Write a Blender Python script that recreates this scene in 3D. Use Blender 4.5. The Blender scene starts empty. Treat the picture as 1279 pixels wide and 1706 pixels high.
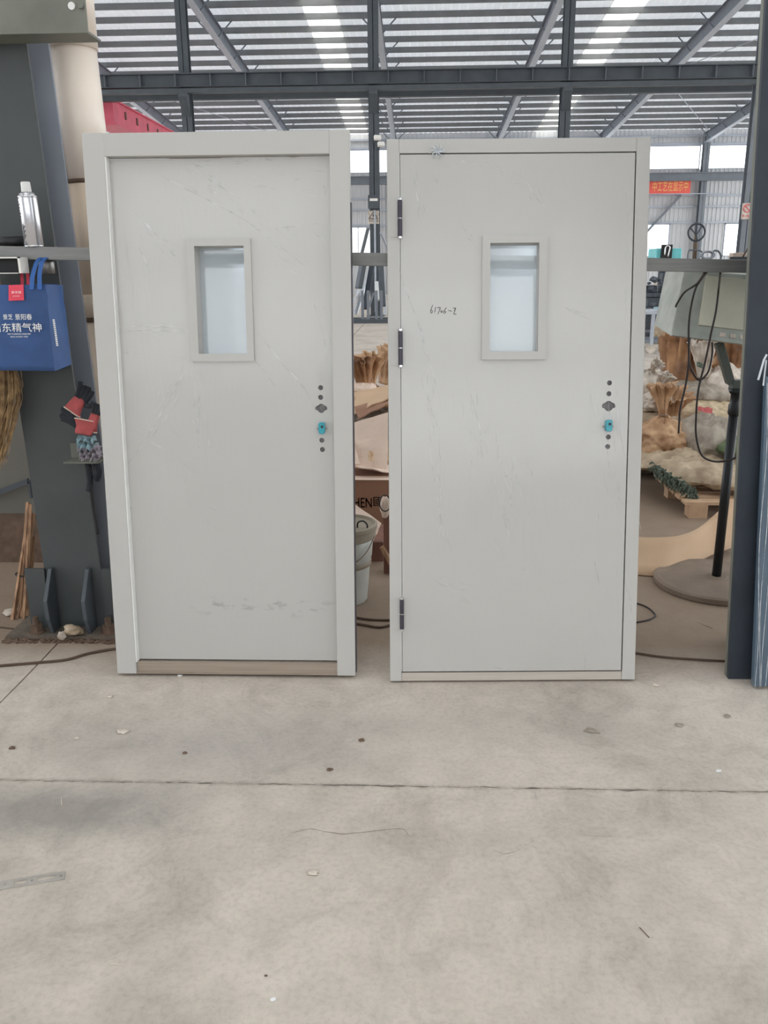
import bpy, bmesh, math, random
from math import sin, cos, tan, radians, pi, atan2, sqrt
from mathutils import Vector, Matrix, noise
random.seed(7); noise.seed_set(3)
SC = bpy.context.scene
COL = SC.collection
# ------------------------------------------------------------------ camera
FPX, EYE, PITCH, YAW, ROLL = 1418.0, 1.62, radians(16.05), radians(2.35), radians(.45)
CX, CY = 639.5, 853.0
Fw = Vector((-sin(YAW)*cos(PITCH), cos(YAW)*cos(PITCH), -sin(PITCH)))
R0 = Vector((cos(YAW), sin(YAW), 0)); U0 = R0.cross(Fw)
Rt = R0*cos(ROLL) - U0*sin(ROLL); Up = U0*cos(ROLL) + R0*sin(ROLL)
EYEP = Vector((0, 0, EYE))
cam = bpy.data.cameras.new('camera'); camo = bpy.data.objects.new('camera', cam); COL.objects.link(camo)
mw = Matrix.Identity(4)
for i in range(3):
    mw[i][0] = Rt[i]; mw[i][1] = Up[i]; mw[i][2] = -Fw[i]; mw[i][3] = EYEP[i]
camo.matrix_world = mw
cam.sensor_fit = 'VERTICAL'; cam.sensor_height = 32.0; cam.lens = 32.0*FPX/1706.0
cam.clip_start = .05; cam.clip_end = 400
SC.camera = camo
# ------------------------------------------------------------------ sky (even overcast) and exposure
W = bpy.data.worlds.new('overcast_sky'); SC.world = W; W.use_nodes = True
bg = W.node_tree.nodes['Background']
bg.inputs[0].default_value = (.93, .97, 1.0, 1); bg.inputs[1].default_value = 3.0
SC.view_settings.view_transform = 'Standard'; SC.view_settings.look = 'None'
SC.view_settings.exposure = 0.0; SC.view_settings.gamma = 1.0; SC.view_settings.use_curve_mapping = False
SC.cycles.use_denoising = True
SC.cycles.max_bounces = 10; SC.cycles.diffuse_bounces = 6; SC.cycles.transparent_max_bounces = 16
SC.cycles.sample_clamp_indirect = 6

# points of the real place measured through the camera: at a depth Y, or at a height Z
def ray(x, y): return Fw + Rt*((x-CX)/FPX) - Up*((y-CY)/FPX)
def at(x, y, Y): d = ray(x, y); return EYEP + d*(Y/d.y)
def atz(x, y, Z=0.0): d = ray(x, y); return EYEP + d*((Z-EYE)/d.z)

# ------------------------------------------------------------------ materials
def srgb(r, g, b):
    f = lambda c: (c/255/12.92) if c/255 <= .04045 else ((c/255+.055)/1.055)**2.4
    return (f(r), f(g), f(b))
def M(name, col, rough=.6, metal=0, var=.12, scale=6, bump=0, bscale=40, stretch=(1, 1, 1), coat=0, col2=None, spec=.5, detail=4):
    m = bpy.data.materials.new(name); m.use_nodes = True
    nt = m.node_tree; N = nt.nodes; L = nt.links; b = N['Principled BSDF']
    b.inputs['Roughness'].default_value = rough; b.inputs['Metallic'].default_value = metal
    b.inputs['Specular IOR Level'].default_value = spec
    if coat: b.inputs['Coat Weight'].default_value = coat; b.inputs['Coat Roughness'].default_value = .15
    tc = N.new('ShaderNodeTexCoord'); mp = N.new('ShaderNodeMapping'); mp.inputs['Scale'].default_value = stretch
    L.new(tc.outputs['Object'], mp.inputs[0])
    n = N.new('ShaderNodeTexNoise'); n.inputs['Scale'].default_value = scale; n.inputs['Detail'].default_value = detail
    L.new(mp.outputs[0], n.inputs['Vector'])
    r = N.new('ShaderNodeValToRGB'); r.color_ramp.elements[0].position = .3; r.color_ramp.elements[1].position = .7
    c2 = col2 if col2 else tuple(c*(1-var) for c in col)
    r.color_ramp.elements[0].color = (*c2, 1); r.color_ramp.elements[1].color = (*[min(1, c*(1+(0 if col2 else var))) for c in col], 1)
    L.new(n.outputs['Fac'], r.inputs[0]); L.new(r.outputs[0], b.inputs['Base Color'])
    if bump:
        n2 = N.new('ShaderNodeTexNoise'); n2.inputs['Scale'].default_value = bscale; n2.inputs['Detail'].default_value = 5
        L.new(mp.outputs[0], n2.inputs['Vector'])
        bp = N.new('ShaderNodeBump'); bp.inputs['Strength'].default_value = bump; bp.inputs['Distance'].default_value = .01
        if 'sack' in name:
            n2.noise_type = 'RIDGED_MULTIFRACTAL'; n2.inputs['Scale'].default_value = bscale*.45; bp.inputs['Distance'].default_value = .03; bp.inputs['Strength'].default_value = min(1, bump)
        L.new(n2.outputs['Fac'], bp.inputs['Height']); L.new(bp.outputs[0], b.inputs['Normal'])
    return m
MT = {}
MT['steel'] = M('dark_steel_paint', srgb(76, 82, 88), .55, 0, .12, 3)
MT['steel_blue'] = M('blue_grey_steel_paint', srgb(118, 124, 132), .5, 0, .08, 3)
MT['steel_near'] = M('near_column_paint', srgb(72, 76, 77), .55, 0, .16, 2.5, .15, 30)
MT['steel_mid'] = M('back_flange_paint', srgb(166, 172, 184), .6, 0, .06, 2.5)
MT['navy'] = M('dark_navy_paint', srgb(44, 52, 62), .6, 0, .2, 4, .2, 25)
MT['light_steel'] = M('light_steel_paint', srgb(176, 182, 192), .45, 0, .06, 3)
MT['rafter'] = M('rafter_paint', srgb(120, 125, 134), .5, 0, .1, 1.5)
MT['purlin'] = M('purlin_paint', srgb(118, 120, 122), .6, 0, .1, 2)
MT['roof'] = M('roof_sheet', srgb(215, 216, 216), .5, 0, .08, 1.2)
MT['wall'] = M('corrugated_wall', srgb(205, 206, 208), .6, 0, .05, .6)
MT['door'] = M('door_paint', srgb(188, 186, 182), .42, 0, .02, 2)
MT['stainless'] = M('brushed_stainless', srgb(178, 165, 152), .35, .6, .12, 8, stretch=(.3, 4, 12))
MT['threshold_light'] = M('pale_threshold', srgb(196, 188, 178), .4, .3, .08, 6, stretch=(.4, 4, 10))
MT['hinge'] = M('hinge_dark', srgb(66, 62, 72), .4, .3, .05, 8)
MT['chrome'] = M('chrome', srgb(230, 230, 232), .15, 1, .03, 10)
MT['zinc'] = M('zinc_lock_case', srgb(150, 148, 146), .4, .8, .15, 60)
MT['lockdark'] = M('dull_lock_case', srgb(112, 108, 110), .5, .2, .25, 70)
MT['teal'] = M('teal_plastic', srgb(30, 150, 165), .35, 0, .12, 60, coat=.4)
MT['teal_light'] = M('pale_turquoise_paint', srgb(110, 196, 200), .4, 0, .1, 6)
MT['black'] = M('black_rubber', srgb(28, 28, 30), .5, 0, .1, 8)
MT['white'] = M('white_paint', srgb(228, 228, 226), .5, 0, .04, 8)
MT['can'] = M('aluminium_can', srgb(205, 205, 210), .22, .9, .05, 12)
MT['pvc'] = M('cream_pipe', srgb(244, 230, 216), .38, 0, .05, 3, coat=.3)
MT['pvc_old'] = M('brown_stained_pipe', srgb(226, 206, 184), .5, 0, .12, 5, stretch=(3, 3, .6))
MT['grey_wall'] = M('grey_partition', srgb(112, 109, 101), .7, 0, .12, 1.6)
MT['olive'] = M('olive_steel', srgb(112, 114, 104), .5, 0, .18, 6)
MT['bar'] = M('bar_galvanised', srgb(132, 132, 130), .45, .35, .14, 9, stretch=(.4, 6, 6))
MT['bag_blue'] = M('blue_nonwoven', srgb(52, 82, 132), .7, 0, .18, 5, .3, 25)
MT['bag_side'] = M('blue_nonwoven_gusset', srgb(66, 98, 152), .6, 0, .15, 6, .4, 18)
MT['strap_blue'] = M('blue_strap', srgb(44, 92, 160), .6, 0, .1, 8)
MT['red_print'] = M('red_print', srgb(225, 66, 88), .55, 0, .05, 8)
MT['white_print'] = M('white_print', srgb(235, 235, 230), .6, 0, .02, 8)
MT['red_cloth'] = M('red_glove_cuff', srgb(176, 84, 84), .9, 0, .15, 30, .5, 60)
MT['black_cloth'] = M('black_glove', srgb(40, 42, 48), .9, 0, .2, 30, .5, 60)
MT['teal_cloth'] = M('pale_blue_rag', srgb(140, 170, 178), .9, 0, .15, 20, .5, 60)
MT['lilac_cloth'] = M('grey_lilac_rag', srgb(160, 152, 160), .9, 0, .2, 25, .6, 60)
MT['straw'] = M('broom_straw', srgb(178, 146, 104), .8, 0, .3, 30, col2=srgb(108, 82, 54))
MT['wood'] = M('raw_wood', srgb(186, 146, 112), .7, 0, .2, 6, .3, 30, stretch=(6, 6, .6), col2=srgb(120, 88, 66))
MT['wood_red'] = M('red_brown_wood', srgb(120, 82, 68), .7, 0, .2, 5, .3, 30, stretch=(6, 6, .7))
MT['pallet'] = M('pallet_wood', srgb(190, 158, 128), .8, 0, .2, 6, .3, 30)
MT['card'] = M('cardboard', srgb(198, 168, 138), .8, 0, .07, 3, .1, 60)
MT['card_pink'] = M('pale_cardboard', srgb(222, 200, 184), .75, 0, .07, 4, .15, 40)
MT['card_brown'] = M('brown_cardboard', srgb(150, 112, 90), .8, 0, .08, 4)
MT['ink'] = M('dark_print', srgb(52, 50, 56), .7, 0, .1, 8)
MT['marker'] = M('black_marker', srgb(40, 40, 38), .6, 0, .3, 60)
MT['kraft'] = M('kraft_sack', srgb(214, 178, 140), .6, 0, .2, 7, .9, 14, col2=srgb(150, 110, 78))
MT['kraft2'] = M('brown_paper_sack', srgb(186, 140, 98), .6, 0, .2, 6, .9, 14, col2=srgb(112, 76, 52))
MT['sackgrey'] = M('grey_woven_sack', srgb(178, 168, 154), .7, 0, .2, 9, .7, 16, col2=srgb(118, 106, 94))
MT['sackbeige'] = M('beige_woven_sack', srgb(200, 182, 156), .7, 0, .2, 8, .8, 14, col2=srgb(140, 120, 98))
MT['sackwhite'] = M('white_woven_sack', srgb(226, 216, 204), .6, 0, .15, 9, .8, 14, col2=srgb(170, 156, 142))
MT['sackgreen'] = M('green_woven_sack', srgb(112, 124, 92), .75, 0, .2, 9, .6, 16, col2=srgb(66, 82, 52))
MT['sackred'] = M('red_striped_sack', srgb(216, 150, 140), .7, 0, .2, 5, .8, 14, col2=srgb(190, 90, 96))
MT['sackpattern'] = M('yellow_printed_sack', srgb(214, 196, 166), .7, 0, .2, 20, .8, 14, col2=srgb(170, 152, 124))
MT['greenfringe'] = M('dark_green_fringe', srgb(92, 104, 92), .8, 0, .3, 30, .8, 40)
MT['box_paint'] = M('olive_grey_cabinet', srgb(204, 202, 184), .5, 0, .1, 4, .1, 20)
MT['box_edge'] = M('cabinet_rim', srgb(168, 172, 164), .5, 0, .2, 9)
MT['bracket'] = M('green_grey_bracket', srgb(84, 90, 84), .5, .1, .12, 6)
MT['pole'] = M('black_pole', srgb(36, 38, 40), .4, .2, .1, 6)
MT['castiron'] = M('dusty_cast_base', srgb(128, 112, 98), .75, 0, .18, 6, .3, 40)
MT['pink'] = M('red_crane_paint', srgb(214, 92, 112), .5, 0, .12, 2)
MT['pail'] = M('grey_pail', srgb(196, 198, 192), .4, .1, .16, 6, .15, 15)
MT['lid'] = M('dusty_pail_lid', srgb(150, 140, 124), .6, 0, .12, 6)
MT['navydoor'] = M('blue_door_paint', srgb(86, 104, 120), .3, 0, .1, 5, .4, 12, stretch=(3, 3, .5), coat=.6)
MT['film_edge'] = M('bunched_film', srgb(205, 212, 218), .25, 0, .1, 30, .5, 40)
MT['banner'] = M('red_banner', srgb(232, 96, 84), .6, 0, .06, 2)
MT['yellow'] = M('yellow_letter', srgb(250, 205, 120), .6, 0, .05, 3)
MT['cable'] = M('black_cable', srgb(46, 38, 36), .5, 0, .1, 8)
MT['floorcable'] = M('brown_dusty_cable', srgb(84, 66, 54), .7, 0, .15, 8)
MT['dust'] = M('floor_dirt', srgb(104, 94, 84), .95, 0, .25, 14, .8, 60)
MT['lens'] = M('pale_plastic', srgb(235, 232, 226), .3, 0, .02, 8)
MT['machine'] = M('machine_iron', srgb(78, 84, 92), .5, .3, .25, 12)
MT['silver'] = M('bright_steel_tube', srgb(215, 220, 225), .25, .85, .08, 5)
MT['rivet'] = M('dark_rust', srgb(108, 88, 74), .8, .2, .25, 20, .4, 50)

def glass_mat(name, kind):
    m = bpy.data.materials.new(name); m.use_nodes = True; nt = m.node_tree; N = nt.nodes; L = nt.links
    N.remove(N['Principled BSDF']); out = N['Material Output']
    mix = N.new('ShaderNodeMixShader'); t = N.new('ShaderNodeBsdfTransparent')
    if kind == 'skylight':
        tr = N.new('ShaderNodeBsdfTranslucent'); tr.inputs[0].default_value = (.95, .9, .8, 1)
        t.inputs[0].default_value = (1, .97, .9, 1); mix.inputs[0].default_value = .35
        L.new(t.outputs[0], mix.inputs[1]); L.new(tr.outputs[0], mix.inputs[2])
    elif kind == 'window':
        g = N.new('ShaderNodeBsdfGlossy'); g.inputs['Roughness'].default_value = .1
        mix.inputs[0].default_value = .06
        L.new(t.outputs[0], mix.inputs[1]); L.new(g.outputs[0], mix.inputs[2])
    elif kind == 'film':
        g = N.new('ShaderNodeBsdfGlossy'); g.inputs['Roughness'].default_value = .25
        mix.inputs[0].default_value = .45
        L.new(t.outputs[0], mix.inputs[1]); L.new(g.outputs[0], mix.inputs[2])
    else:   # pane under milky protective film: light from behind shines through
        rf = N.new('ShaderNodeBsdfRefraction'); rf.inputs['Color'].default_value = (.9, .96, 1.0, 1); rf.inputs['Roughness'].default_value = .35; rf.inputs['IOR'].default_value = 1.12
        df = N.new('ShaderNodeBsdfDiffuse'); df.inputs[0].default_value = (.86, .93, .98, 1)
        mix.inputs[0].default_value = .5
        L.new(rf.outputs[0], mix.inputs[1]); L.new(df.outputs[0], mix.inputs[2])
        t.inputs[0].default_value = (.95, .98, 1, 1); m2 = N.new('ShaderNodeMixShader'); m2.inputs[0].default_value = .08
        L.new(mix.outputs[0], m2.inputs[1]); L.new(t.outputs[0], m2.inputs[2])
        m3 = N.new('ShaderNodeMixShader'); fr = N.new('ShaderNodeFresnel'); fr.inputs[0].default_value = 1.7
        g = N.new('ShaderNodeBsdfGlossy'); g.inputs['Roughness'].default_value = .02
        L.new(fr.outputs[0], m3.inputs[0]); L.new(m2.outputs[0], m3.inputs[1]); L.new(g.outputs[0], m3.inputs[2])
        mix = m3
    L.new(mix.outputs[0], out.inputs[0]); return m
def roof_mat():   # white sheet with foil insulation; translucency added to brighten its underside
    m = M('roof_sheet', srgb(222, 224, 226), .5, 0, .1, 1.2); nt = m.node_tree; N = nt.nodes; L = nt.links
    tr = N.new('ShaderNodeBsdfTranslucent'); tr.inputs[0].default_value = (.92, .95, 1, 1); mx = N.new('ShaderNodeMixShader'); mx.inputs[0].default_value = .16
    L.new(N['Principled BSDF'].outputs[0], mx.inputs[1]); L.new(tr.outputs[0], mx.inputs[2]); L.new(mx.outputs[0], N['Material Output'].inputs[0]); return m
MT['roof'] = roof_mat()
MT['skylight'] = glass_mat('skylight_sheet', 'skylight')
MT['window'] = glass_mat('window_glass', 'window')
MT['film'] = glass_mat('clear_film', 'film')
def crease_mat():
    m = bpy.data.materials.new('film_crease'); m.use_nodes = True; N = m.node_tree.nodes; L = m.node_tree.links; b = N['Principled BSDF']
    b.inputs['Base Color'].default_value = (.86, .87, .88, 1); b.inputs['Roughness'].default_value = .2; b.inputs['Alpha'].default_value = .55; b.inputs['Coat Weight'].default_value = .5  # creases tinted pale to paint in their highlight streaks
    tc = N.new('ShaderNodeTexCoord'); n = N.new('ShaderNodeTexNoise'); n.inputs['Scale'].default_value = 14; L.new(tc.outputs['Object'], n.inputs['Vector'])
    r = N.new('ShaderNodeMapRange'); L.new(n.outputs['Fac'], r.inputs[0]); r.inputs[1].default_value = .35; r.inputs[2].default_value = .65; r.inputs[3].default_value = .12; r.inputs[4].default_value = .85; L.new(r.outputs[0], b.inputs['Alpha']); return m
MT['crease'] = crease_mat()
MT['pane'] = glass_mat('milky_film_pane', 'pane')

def leaf_material():
    # same door paint under a tight clear film: wrinkled coat, plus scuffs of their own near the foot
    m = M('door_paint_filmed', srgb(186, 184, 180), .45, 0, .02, 2)
    nt = m.node_tree; N = nt.nodes; L = nt.links; b = N['Principled BSDF']
    b.inputs['Coat Weight'].default_value = .75; b.inputs['Coat Roughness'].default_value = .12
    tc = N.new('ShaderNodeTexCoord'); mp = N.new('ShaderNodeMapping'); mp.inputs['Rotation'].default_value = (0, .5, 0); mp.inputs['Scale'].default_value = (9, 1, 1.6)
    L.new(tc.outputs['Object'], mp.inputs[0])
    n = N.new('ShaderNodeTexNoise'); n.inputs['Scale'].default_value = 2.2; n.inputs['Detail'].default_value = 6; n.inputs['Distortion'].default_value = 1.2
    L.new(mp.outputs[0], n.inputs['Vector'])
    n1 = N.new('ShaderNodeTexNoise'); n1.inputs['Scale'].default_value = 3; L.new(tc.outputs['Object'], n1.inputs['Vector'])
    mu = N.new('ShaderNodeMath'); mu.operation = 'MULTIPLY'; L.new(n.outputs['Fac'], mu.inputs[0]); L.new(n1.outputs['Fac'], mu.inputs[1])
    bp = N.new('ShaderNodeBump'); bp.inputs['Strength'].default_value = .35; bp.inputs['Distance'].default_value = .012
    L.new(mu.outputs[0], bp.inputs['Height']); L.new(bp.outputs[0], b.inputs['Coat Normal'])
    b2 = N.new('ShaderNodeBump'); b2.inputs['Strength'].default_value = .3; b2.inputs['Distance'].default_value = .006; L.new(mu.outputs[0], b2.inputs['Height']); L.new(b2.outputs[0], b.inputs['Normal'])
    return m
MT['leaf'] = leaf_material()
def scuffed(base):
    m = base.copy(); m.name = 'door_paint_filmed_scuffed'; nt = m.node_tree; N = nt.nodes; L = nt.links; b = N['Principled BSDF']
    old = b.inputs['Base Color'].links[0].from_socket
    tc = N.new('ShaderNodeTexCoord'); sp = N.new('ShaderNodeSeparateXYZ'); L.new(tc.outputs['Object'], sp.inputs[0])
    def band(sock, c, w):
        a = N.new('ShaderNodeMath'); a.operation = 'SUBTRACT'; L.new(sock, a.inputs[0]); a.inputs[1].default_value = c
        q = N.new('ShaderNodeMath'); q.operation = 'ABSOLUTE'; L.new(a.outputs[0], q.inputs[0])
        r = N.new('ShaderNodeMapRange'); L.new(q.outputs[0], r.inputs[0]); r.inputs[1].default_value = w; r.inputs[2].default_value = w*.3
        r.inputs[3].default_value = 0; r.inputs[4].default_value = 1; return r.outputs[0]
    nz = N.new('ShaderNodeTexNoise'); nz.inputs['Scale'].default_value = 16; nz.inputs['Detail'].default_value = 6
    mp = N.new('ShaderNodeMapping'); mp.inputs['Scale'].default_value = (1, 1, 2.5); L.new(tc.outputs['Object'], mp.inputs[0]); L.new(mp.outputs[0], nz.inputs['Vector'])
    th = N.new('ShaderNodeMapRange'); L.new(nz.outputs['Fac'], th.inputs[0]); th.inputs[1].default_value = .55; th.inputs[2].default_value = .7
    mx = N.new('ShaderNodeMath'); mx.operation = 'MULTIPLY'; L.new(band(sp.outputs['Z'], .28, .05), mx.inputs[0]); L.new(band(sp.outputs['X'], .1, .42), mx.inputs[1])
    m2 = N.new('ShaderNodeMath'); m2.operation = 'MULTIPLY'; L.new(mx.outputs[0], m2.inputs[0]); L.new(th.outputs[0], m2.inputs[1])
    m3 = N.new('ShaderNodeMath'); m3.operation = 'MULTIPLY'; L.new(m2.outputs[0], m3.inputs[0]); m3.inputs[1].default_value = .5
    mc = N.new('ShaderNodeMixRGB'); L.new(m3.outputs[0], mc.inputs[0]); L.new(old, mc.inputs[1]); mc.inputs[2].default_value = (.12, .12, .12, 1)
    L.new(mc.outputs[0], b.inputs['Base Color']); return m
MT['leaf_scuffed'] = scuffed(MT['leaf'])

def concrete():
    m = bpy.data.materials.new('concrete_floor'); m.use_nodes = True; nt = m.node_tree; N = nt.nodes; L = nt.links; b = N['Principled BSDF']
    b.inputs['Roughness'].default_value = .78; b.inputs['Specular IOR Level'].default_value = .3
    g = N.new('ShaderNodeNewGeometry')
    def nz(sc, det, rough=.5, dist=0):
        n = N.new('ShaderNodeTexNoise'); n.inputs['Scale'].default_value = sc; n.inputs['Detail'].default_value = det
        n.inputs['Roughness'].default_value = rough; n.inputs['Distortion'].default_value = dist; L.new(g.outputs['Position'], n.inputs['Vector']); return n.outputs['Fac']
    def ramp(f, stops):
        r = N.new('ShaderNodeValToRGB'); L.new(f, r.inputs[0]); e = r.color_ramp.elements
        e[0].position, e[0].color = stops[0][0], (*stops[0][1], 1); e[1].position, e[1].color = stops[-1][0], (*stops[-1][1], 1)
        for p, c in stops[1:-1]:
            q = e.new(p); q.color = (*c, 1)
        return r.outputs[0]
    def mix(kind, f, a, c):
        x = N.new('ShaderNodeMixRGB'); x.blend_type = kind
        if isinstance(f, float): x.inputs[0].default_value = f
        else: L.new(f, x.inputs[0])
        for i, v in ((1, a), (2, c)):
            if isinstance(v, tuple): x.inputs[i].default_value = (*v, 1)
            else: L.new(v, x.inputs[i])
        return x.outputs[0]
    base = ramp(nz(1.1, 6, .55, .6), [(.3, srgb(184, 175, 165)), (.5, srgb(202, 192, 181)), (.72, srgb(211, 201, 190))])
    base = mix('MULTIPLY', .8, base, ramp(nz(7, 8, .65, .4), [(.3, (.82, .82, .81)), (.6, (1, 1, 1))]))
    base = mix('MULTIPLY', .7, base, ramp(nz(2.6, 10, .75, 1.5), [(.36, (.78, .77, .765)), (.5, (1, 1, 1)), (.66, (1.06, 1.05, 1.05))]))
    base = mix('MULTIPLY', .7, base, ramp(nz(60, 4, .6), [(.3, (.8, .8, .79)), (.55, (1, 1, 1))]))
    # dark oily patch left of the doors, darker grey patches further right
    def blob(cx, cy, rx, ry, soft, nsc=5.0, amp=.9):
        mp = N.new('ShaderNodeMapping'); mp.vector_type = 'POINT'; mp.inputs['Location'].default_value = (-cx/rx, -cy/ry, 0); mp.inputs['Scale'].default_value = (1/rx, 1/ry, 0)
        L.new(g.outputs['Position'], mp.inputs[0])
        ln = N.new('ShaderNodeVectorMath'); ln.operation = 'LENGTH'; L.new(mp.outputs[0], ln.inputs[0])
        n = nz(nsc, 7, .7); ad = N.new('ShaderNodeMath'); ad.operation = 'MULTIPLY_ADD'; L.new(n, ad.inputs[0]); ad.inputs[1].default_value = amp; L.new(ln.outputs['Value'], ad.inputs[2])
        r = N.new('ShaderNodeMapRange'); L.new(ad.outputs[0], r.inputs[0]); r.inputs[1].default_value = .5*amp+1-soft; r.inputs[2].default_value = .5*amp+1+soft*.2
        r.inputs[3].default_value = 1; r.inputs[4].default_value = 0; return r.outputs[0]
    def scaled(f, k):
        q = N.new('ShaderNodeMath'); q.operation = 'MULTIPLY'; L.new(f, q.inputs[0]); q.inputs[1].default_value = k; return q.outputs[0]
    base = mix('MIX', scaled(blob(-1.1, 2.25, .5, .17, .7, 6), .6), base, srgb(120, 118, 115))
    base = mix('MIX', scaled(blob(-.75, 2.62, .75, .3, .9, 4), .42), base, srgb(150, 146, 144))
    base = mix('MIX', scaled(blob(.1, 2.8, 1.0, .16, .8, 5), .2), base, srgb(160, 154, 150))
    # crumbling dirt along the joint
    sp0 = N.new('ShaderNodeSeparateXYZ'); L.new(g.outputs['Position'], sp0.inputs[0])
    a = N.new('ShaderNodeMath'); a.operation = 'SUBTRACT'; L.new(sp0.outputs['Y'], a.inputs[0]); a.inputs[1].default_value = 2.41
    ab = N.new('ShaderNodeMath'); ab.operation = 'ABSOLUTE'; L.new(a.outputs[0], ab.inputs[0])
    nj = N.new('ShaderNodeMath'); nj.operation = 'MULTIPLY_ADD'; L.new(nz(22, 8, .75), nj.inputs[0]); nj.inputs[1].default_value = -.055; L.new(ab.outputs[0], nj.inputs[2])
    rj = N.new('ShaderNodeMapRange'); L.new(nj.outputs[0], rj.inputs[0]); rj.inputs[1].default_value = -.012; rj.inputs[2].default_value = -.03; rj.inputs[3].default_value = 0; rj.inputs[4].default_value = .55
    base = mix('MIX', rj.outputs[0], base, srgb(136, 126, 116))
    # shade behind the doors, painted as a darker brown floor tone
    sp = N.new('ShaderNodeSeparateXYZ'); L.new(g.outputs['Position'], sp.inputs[0])
    def rng(a0, a1, o0, o1):
        r = N.new('ShaderNodeMapRange'); L.new(sp.outputs['Y'], r.inputs[0]); r.inputs[1].default_value = a0; r.inputs[2].default_value = a1; r.inputs[3].default_value = o0; r.inputs[4].default_value = o1; return r.outputs[0]
    d = N.new('ShaderNodeMath'); d.operation = 'MULTIPLY'; L.new(rng(3.1, 3.5, 0, 1), d.inputs[0]); L.new(rng(9, 14, 1, 0), d.inputs[1])
    base = mix('MIX', scaled(d.outputs[0], .8), base, srgb(130, 108, 88))
    L.new(base, b.inputs['Base Color'])
    bp = N.new('ShaderNodeBump'); bp.inputs['Strength'].default_value = .25; bp.inputs['Distance'].default_value = .004
    L.new(nz(35, 8, .65), bp.inputs['Height']); L.new(bp.outputs[0], b.inputs['Normal'])
    return m
MT['concrete'] = concrete()

# ------------------------------------------------------------------ mesh helpers
def box(bm, x0, x1, y0, y1, z0, z1, mtx=None):
    vs = [bm.verts.new(Vector(p) if mtx is None else mtx @ Vector(p)) for p in
          [(x0, y0, z0), (x1, y0, z0), (x1, y1, z0), (x0, y1, z0), (x0, y0, z1), (x1, y0, z1), (x1, y1, z1), (x0, y1, z1)]]
    for f in [(0, 3, 2, 1), (4, 5, 6, 7), (0, 1, 5, 4), (1, 2, 6, 5), (2, 3, 7, 6), (3, 0, 4, 7)]: bm.faces.new([vs[i] for i in f])
def hexa(bm, p):   # eight corners, order as in box
    vs = [bm.verts.new(q) for q in p]
    for f in [(0, 3, 2, 1), (4, 5, 6, 7), (0, 1, 5, 4), (1, 2, 6, 5), (2, 3, 7, 6), (3, 0, 4, 7)]: bm.faces.new([vs[i] for i in f])
def beam(bm, a, b, w, h, up=(0, 0, 1)):
    a, b = Vector(a), Vector(b); d = (b-a).normalized(); up = Vector(up)
    s = d.cross(up)
    if s.length < 1e-4: s = d.cross(Vector((1, 0, 0)))
    s.normalize(); t = s.cross(d)
    hexa(bm, [a-s*w/2-t*h/2, a+s*w/2-t*h/2, b+s*w/2-t*h/2, b-s*w/2-t*h/2, a-s*w/2+t*h/2, a+s*w/2+t*h/2, b+s*w/2+t*h/2, b-s*w/2+t*h/2])
def tube(bm, pts, r, n=8, caps=True, closed=False):
    pts = [Vector(p) for p in pts]; rings = []; up = None; N_ = len(pts)
    rr = r if isinstance(r, (list, tuple)) else [r]*N_
    for i, p in enumerate(pts):
        if closed: d = pts[(i+1) % N_]-pts[i-1]
        else: d = pts[min(i+1, N_-1)]-pts[max(i-1, 0)]
        d.normalize()
        if up is None: up = Vector((0, 0, 1)) if abs(d.z) < .9 else Vector((0, 1, 0))
        s = d.cross(up)
        if s.length < 1e-4: s = d.cross(Vector((1, 0, 0)))
        s.normalize(); up = s.cross(d)
        rings.append([bm.verts.new(p+s*cos(2*pi*k/n)*rr[i]+up*sin(2*pi*k/n)*rr[i]) for k in range(n)])
    m = N_ if closed else N_-1
    for i in range(m):
        A, B = rings[i], rings[(i+1) % N_]
        for k in range(n): bm.faces.new((A[k], A[(k+1) % n], B[(k+1) % n], B[k]))
    if caps and not closed:
        bm.faces.new(rings[0][::-1]); bm.faces.new(rings[-1])
def lathe(bm, prof, n=32, mtx=None, cap=True):
    rings = []
    for r, z in prof:
        rings.append([bm.verts.new((mtx or Matrix.Identity(4)) @ Vector((r*cos(2*pi*k/n), r*sin(2*pi*k/n), z))) for k in range(n)])
    for A, B in zip(rings, rings[1:]):
        for k in range(n): bm.faces.new((A[k], A[(k+1) % n], B[(k+1) % n], B[k]))
    if cap:
        bm.faces.new(rings[0][::-1]); bm.faces.new(rings[-1])
def smooth_path(pts, n=8):
    pts = [Vector(p) for p in pts]; out = []
    P = [pts[0]]+pts+[pts[-1]]
    for i in range(1, len(P)-2):
        for k in range(n):
            t = k/n; a, b, c, d = P[i-1], P[i], P[i+1], P[i+2]
            out.append(.5*((2*b)+(c-a)*t+(2*a-5*b+4*c-d)*t*t+(3*b-a-3*c+d)*t**3))
    out.append(pts[-1]); return out
def obj(name, bm, mat, parent=None, loc=None, smooth=False, bevel=0, kind=None):
    bmesh.ops.recalc_face_normals(bm, faces=bm.faces)
    me = bpy.data.meshes.new(name); bm.to_mesh(me); bm.free()
    for mm in (mat if isinstance(mat, list) else [mat]): me.materials.append(MT[mm] if isinstance(mm, str) else mm)
    if smooth:
        for p in me.polygons: p.use_smooth = True
    o = bpy.data.objects.new(name, me); COL.objects.link(o)
    if parent: o.parent = parent
    if loc: o.location = loc
    if bevel:
        b = o.modifiers.new('bevel', 'BEVEL'); b.width = bevel; b.segments = 2; b.limit_method = 'ANGLE'
    if kind: o['kind'] = kind
    return o
def inst(name, src, parent=None, loc=(0, 0, 0), rot=None, scale=None):
    o = bpy.data.objects.new(name, src.data); COL.objects.link(o); o.parent = parent; o.location = loc
    if rot: o.rotation_euler = rot
    if scale: o.scale = scale
    return o
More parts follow.
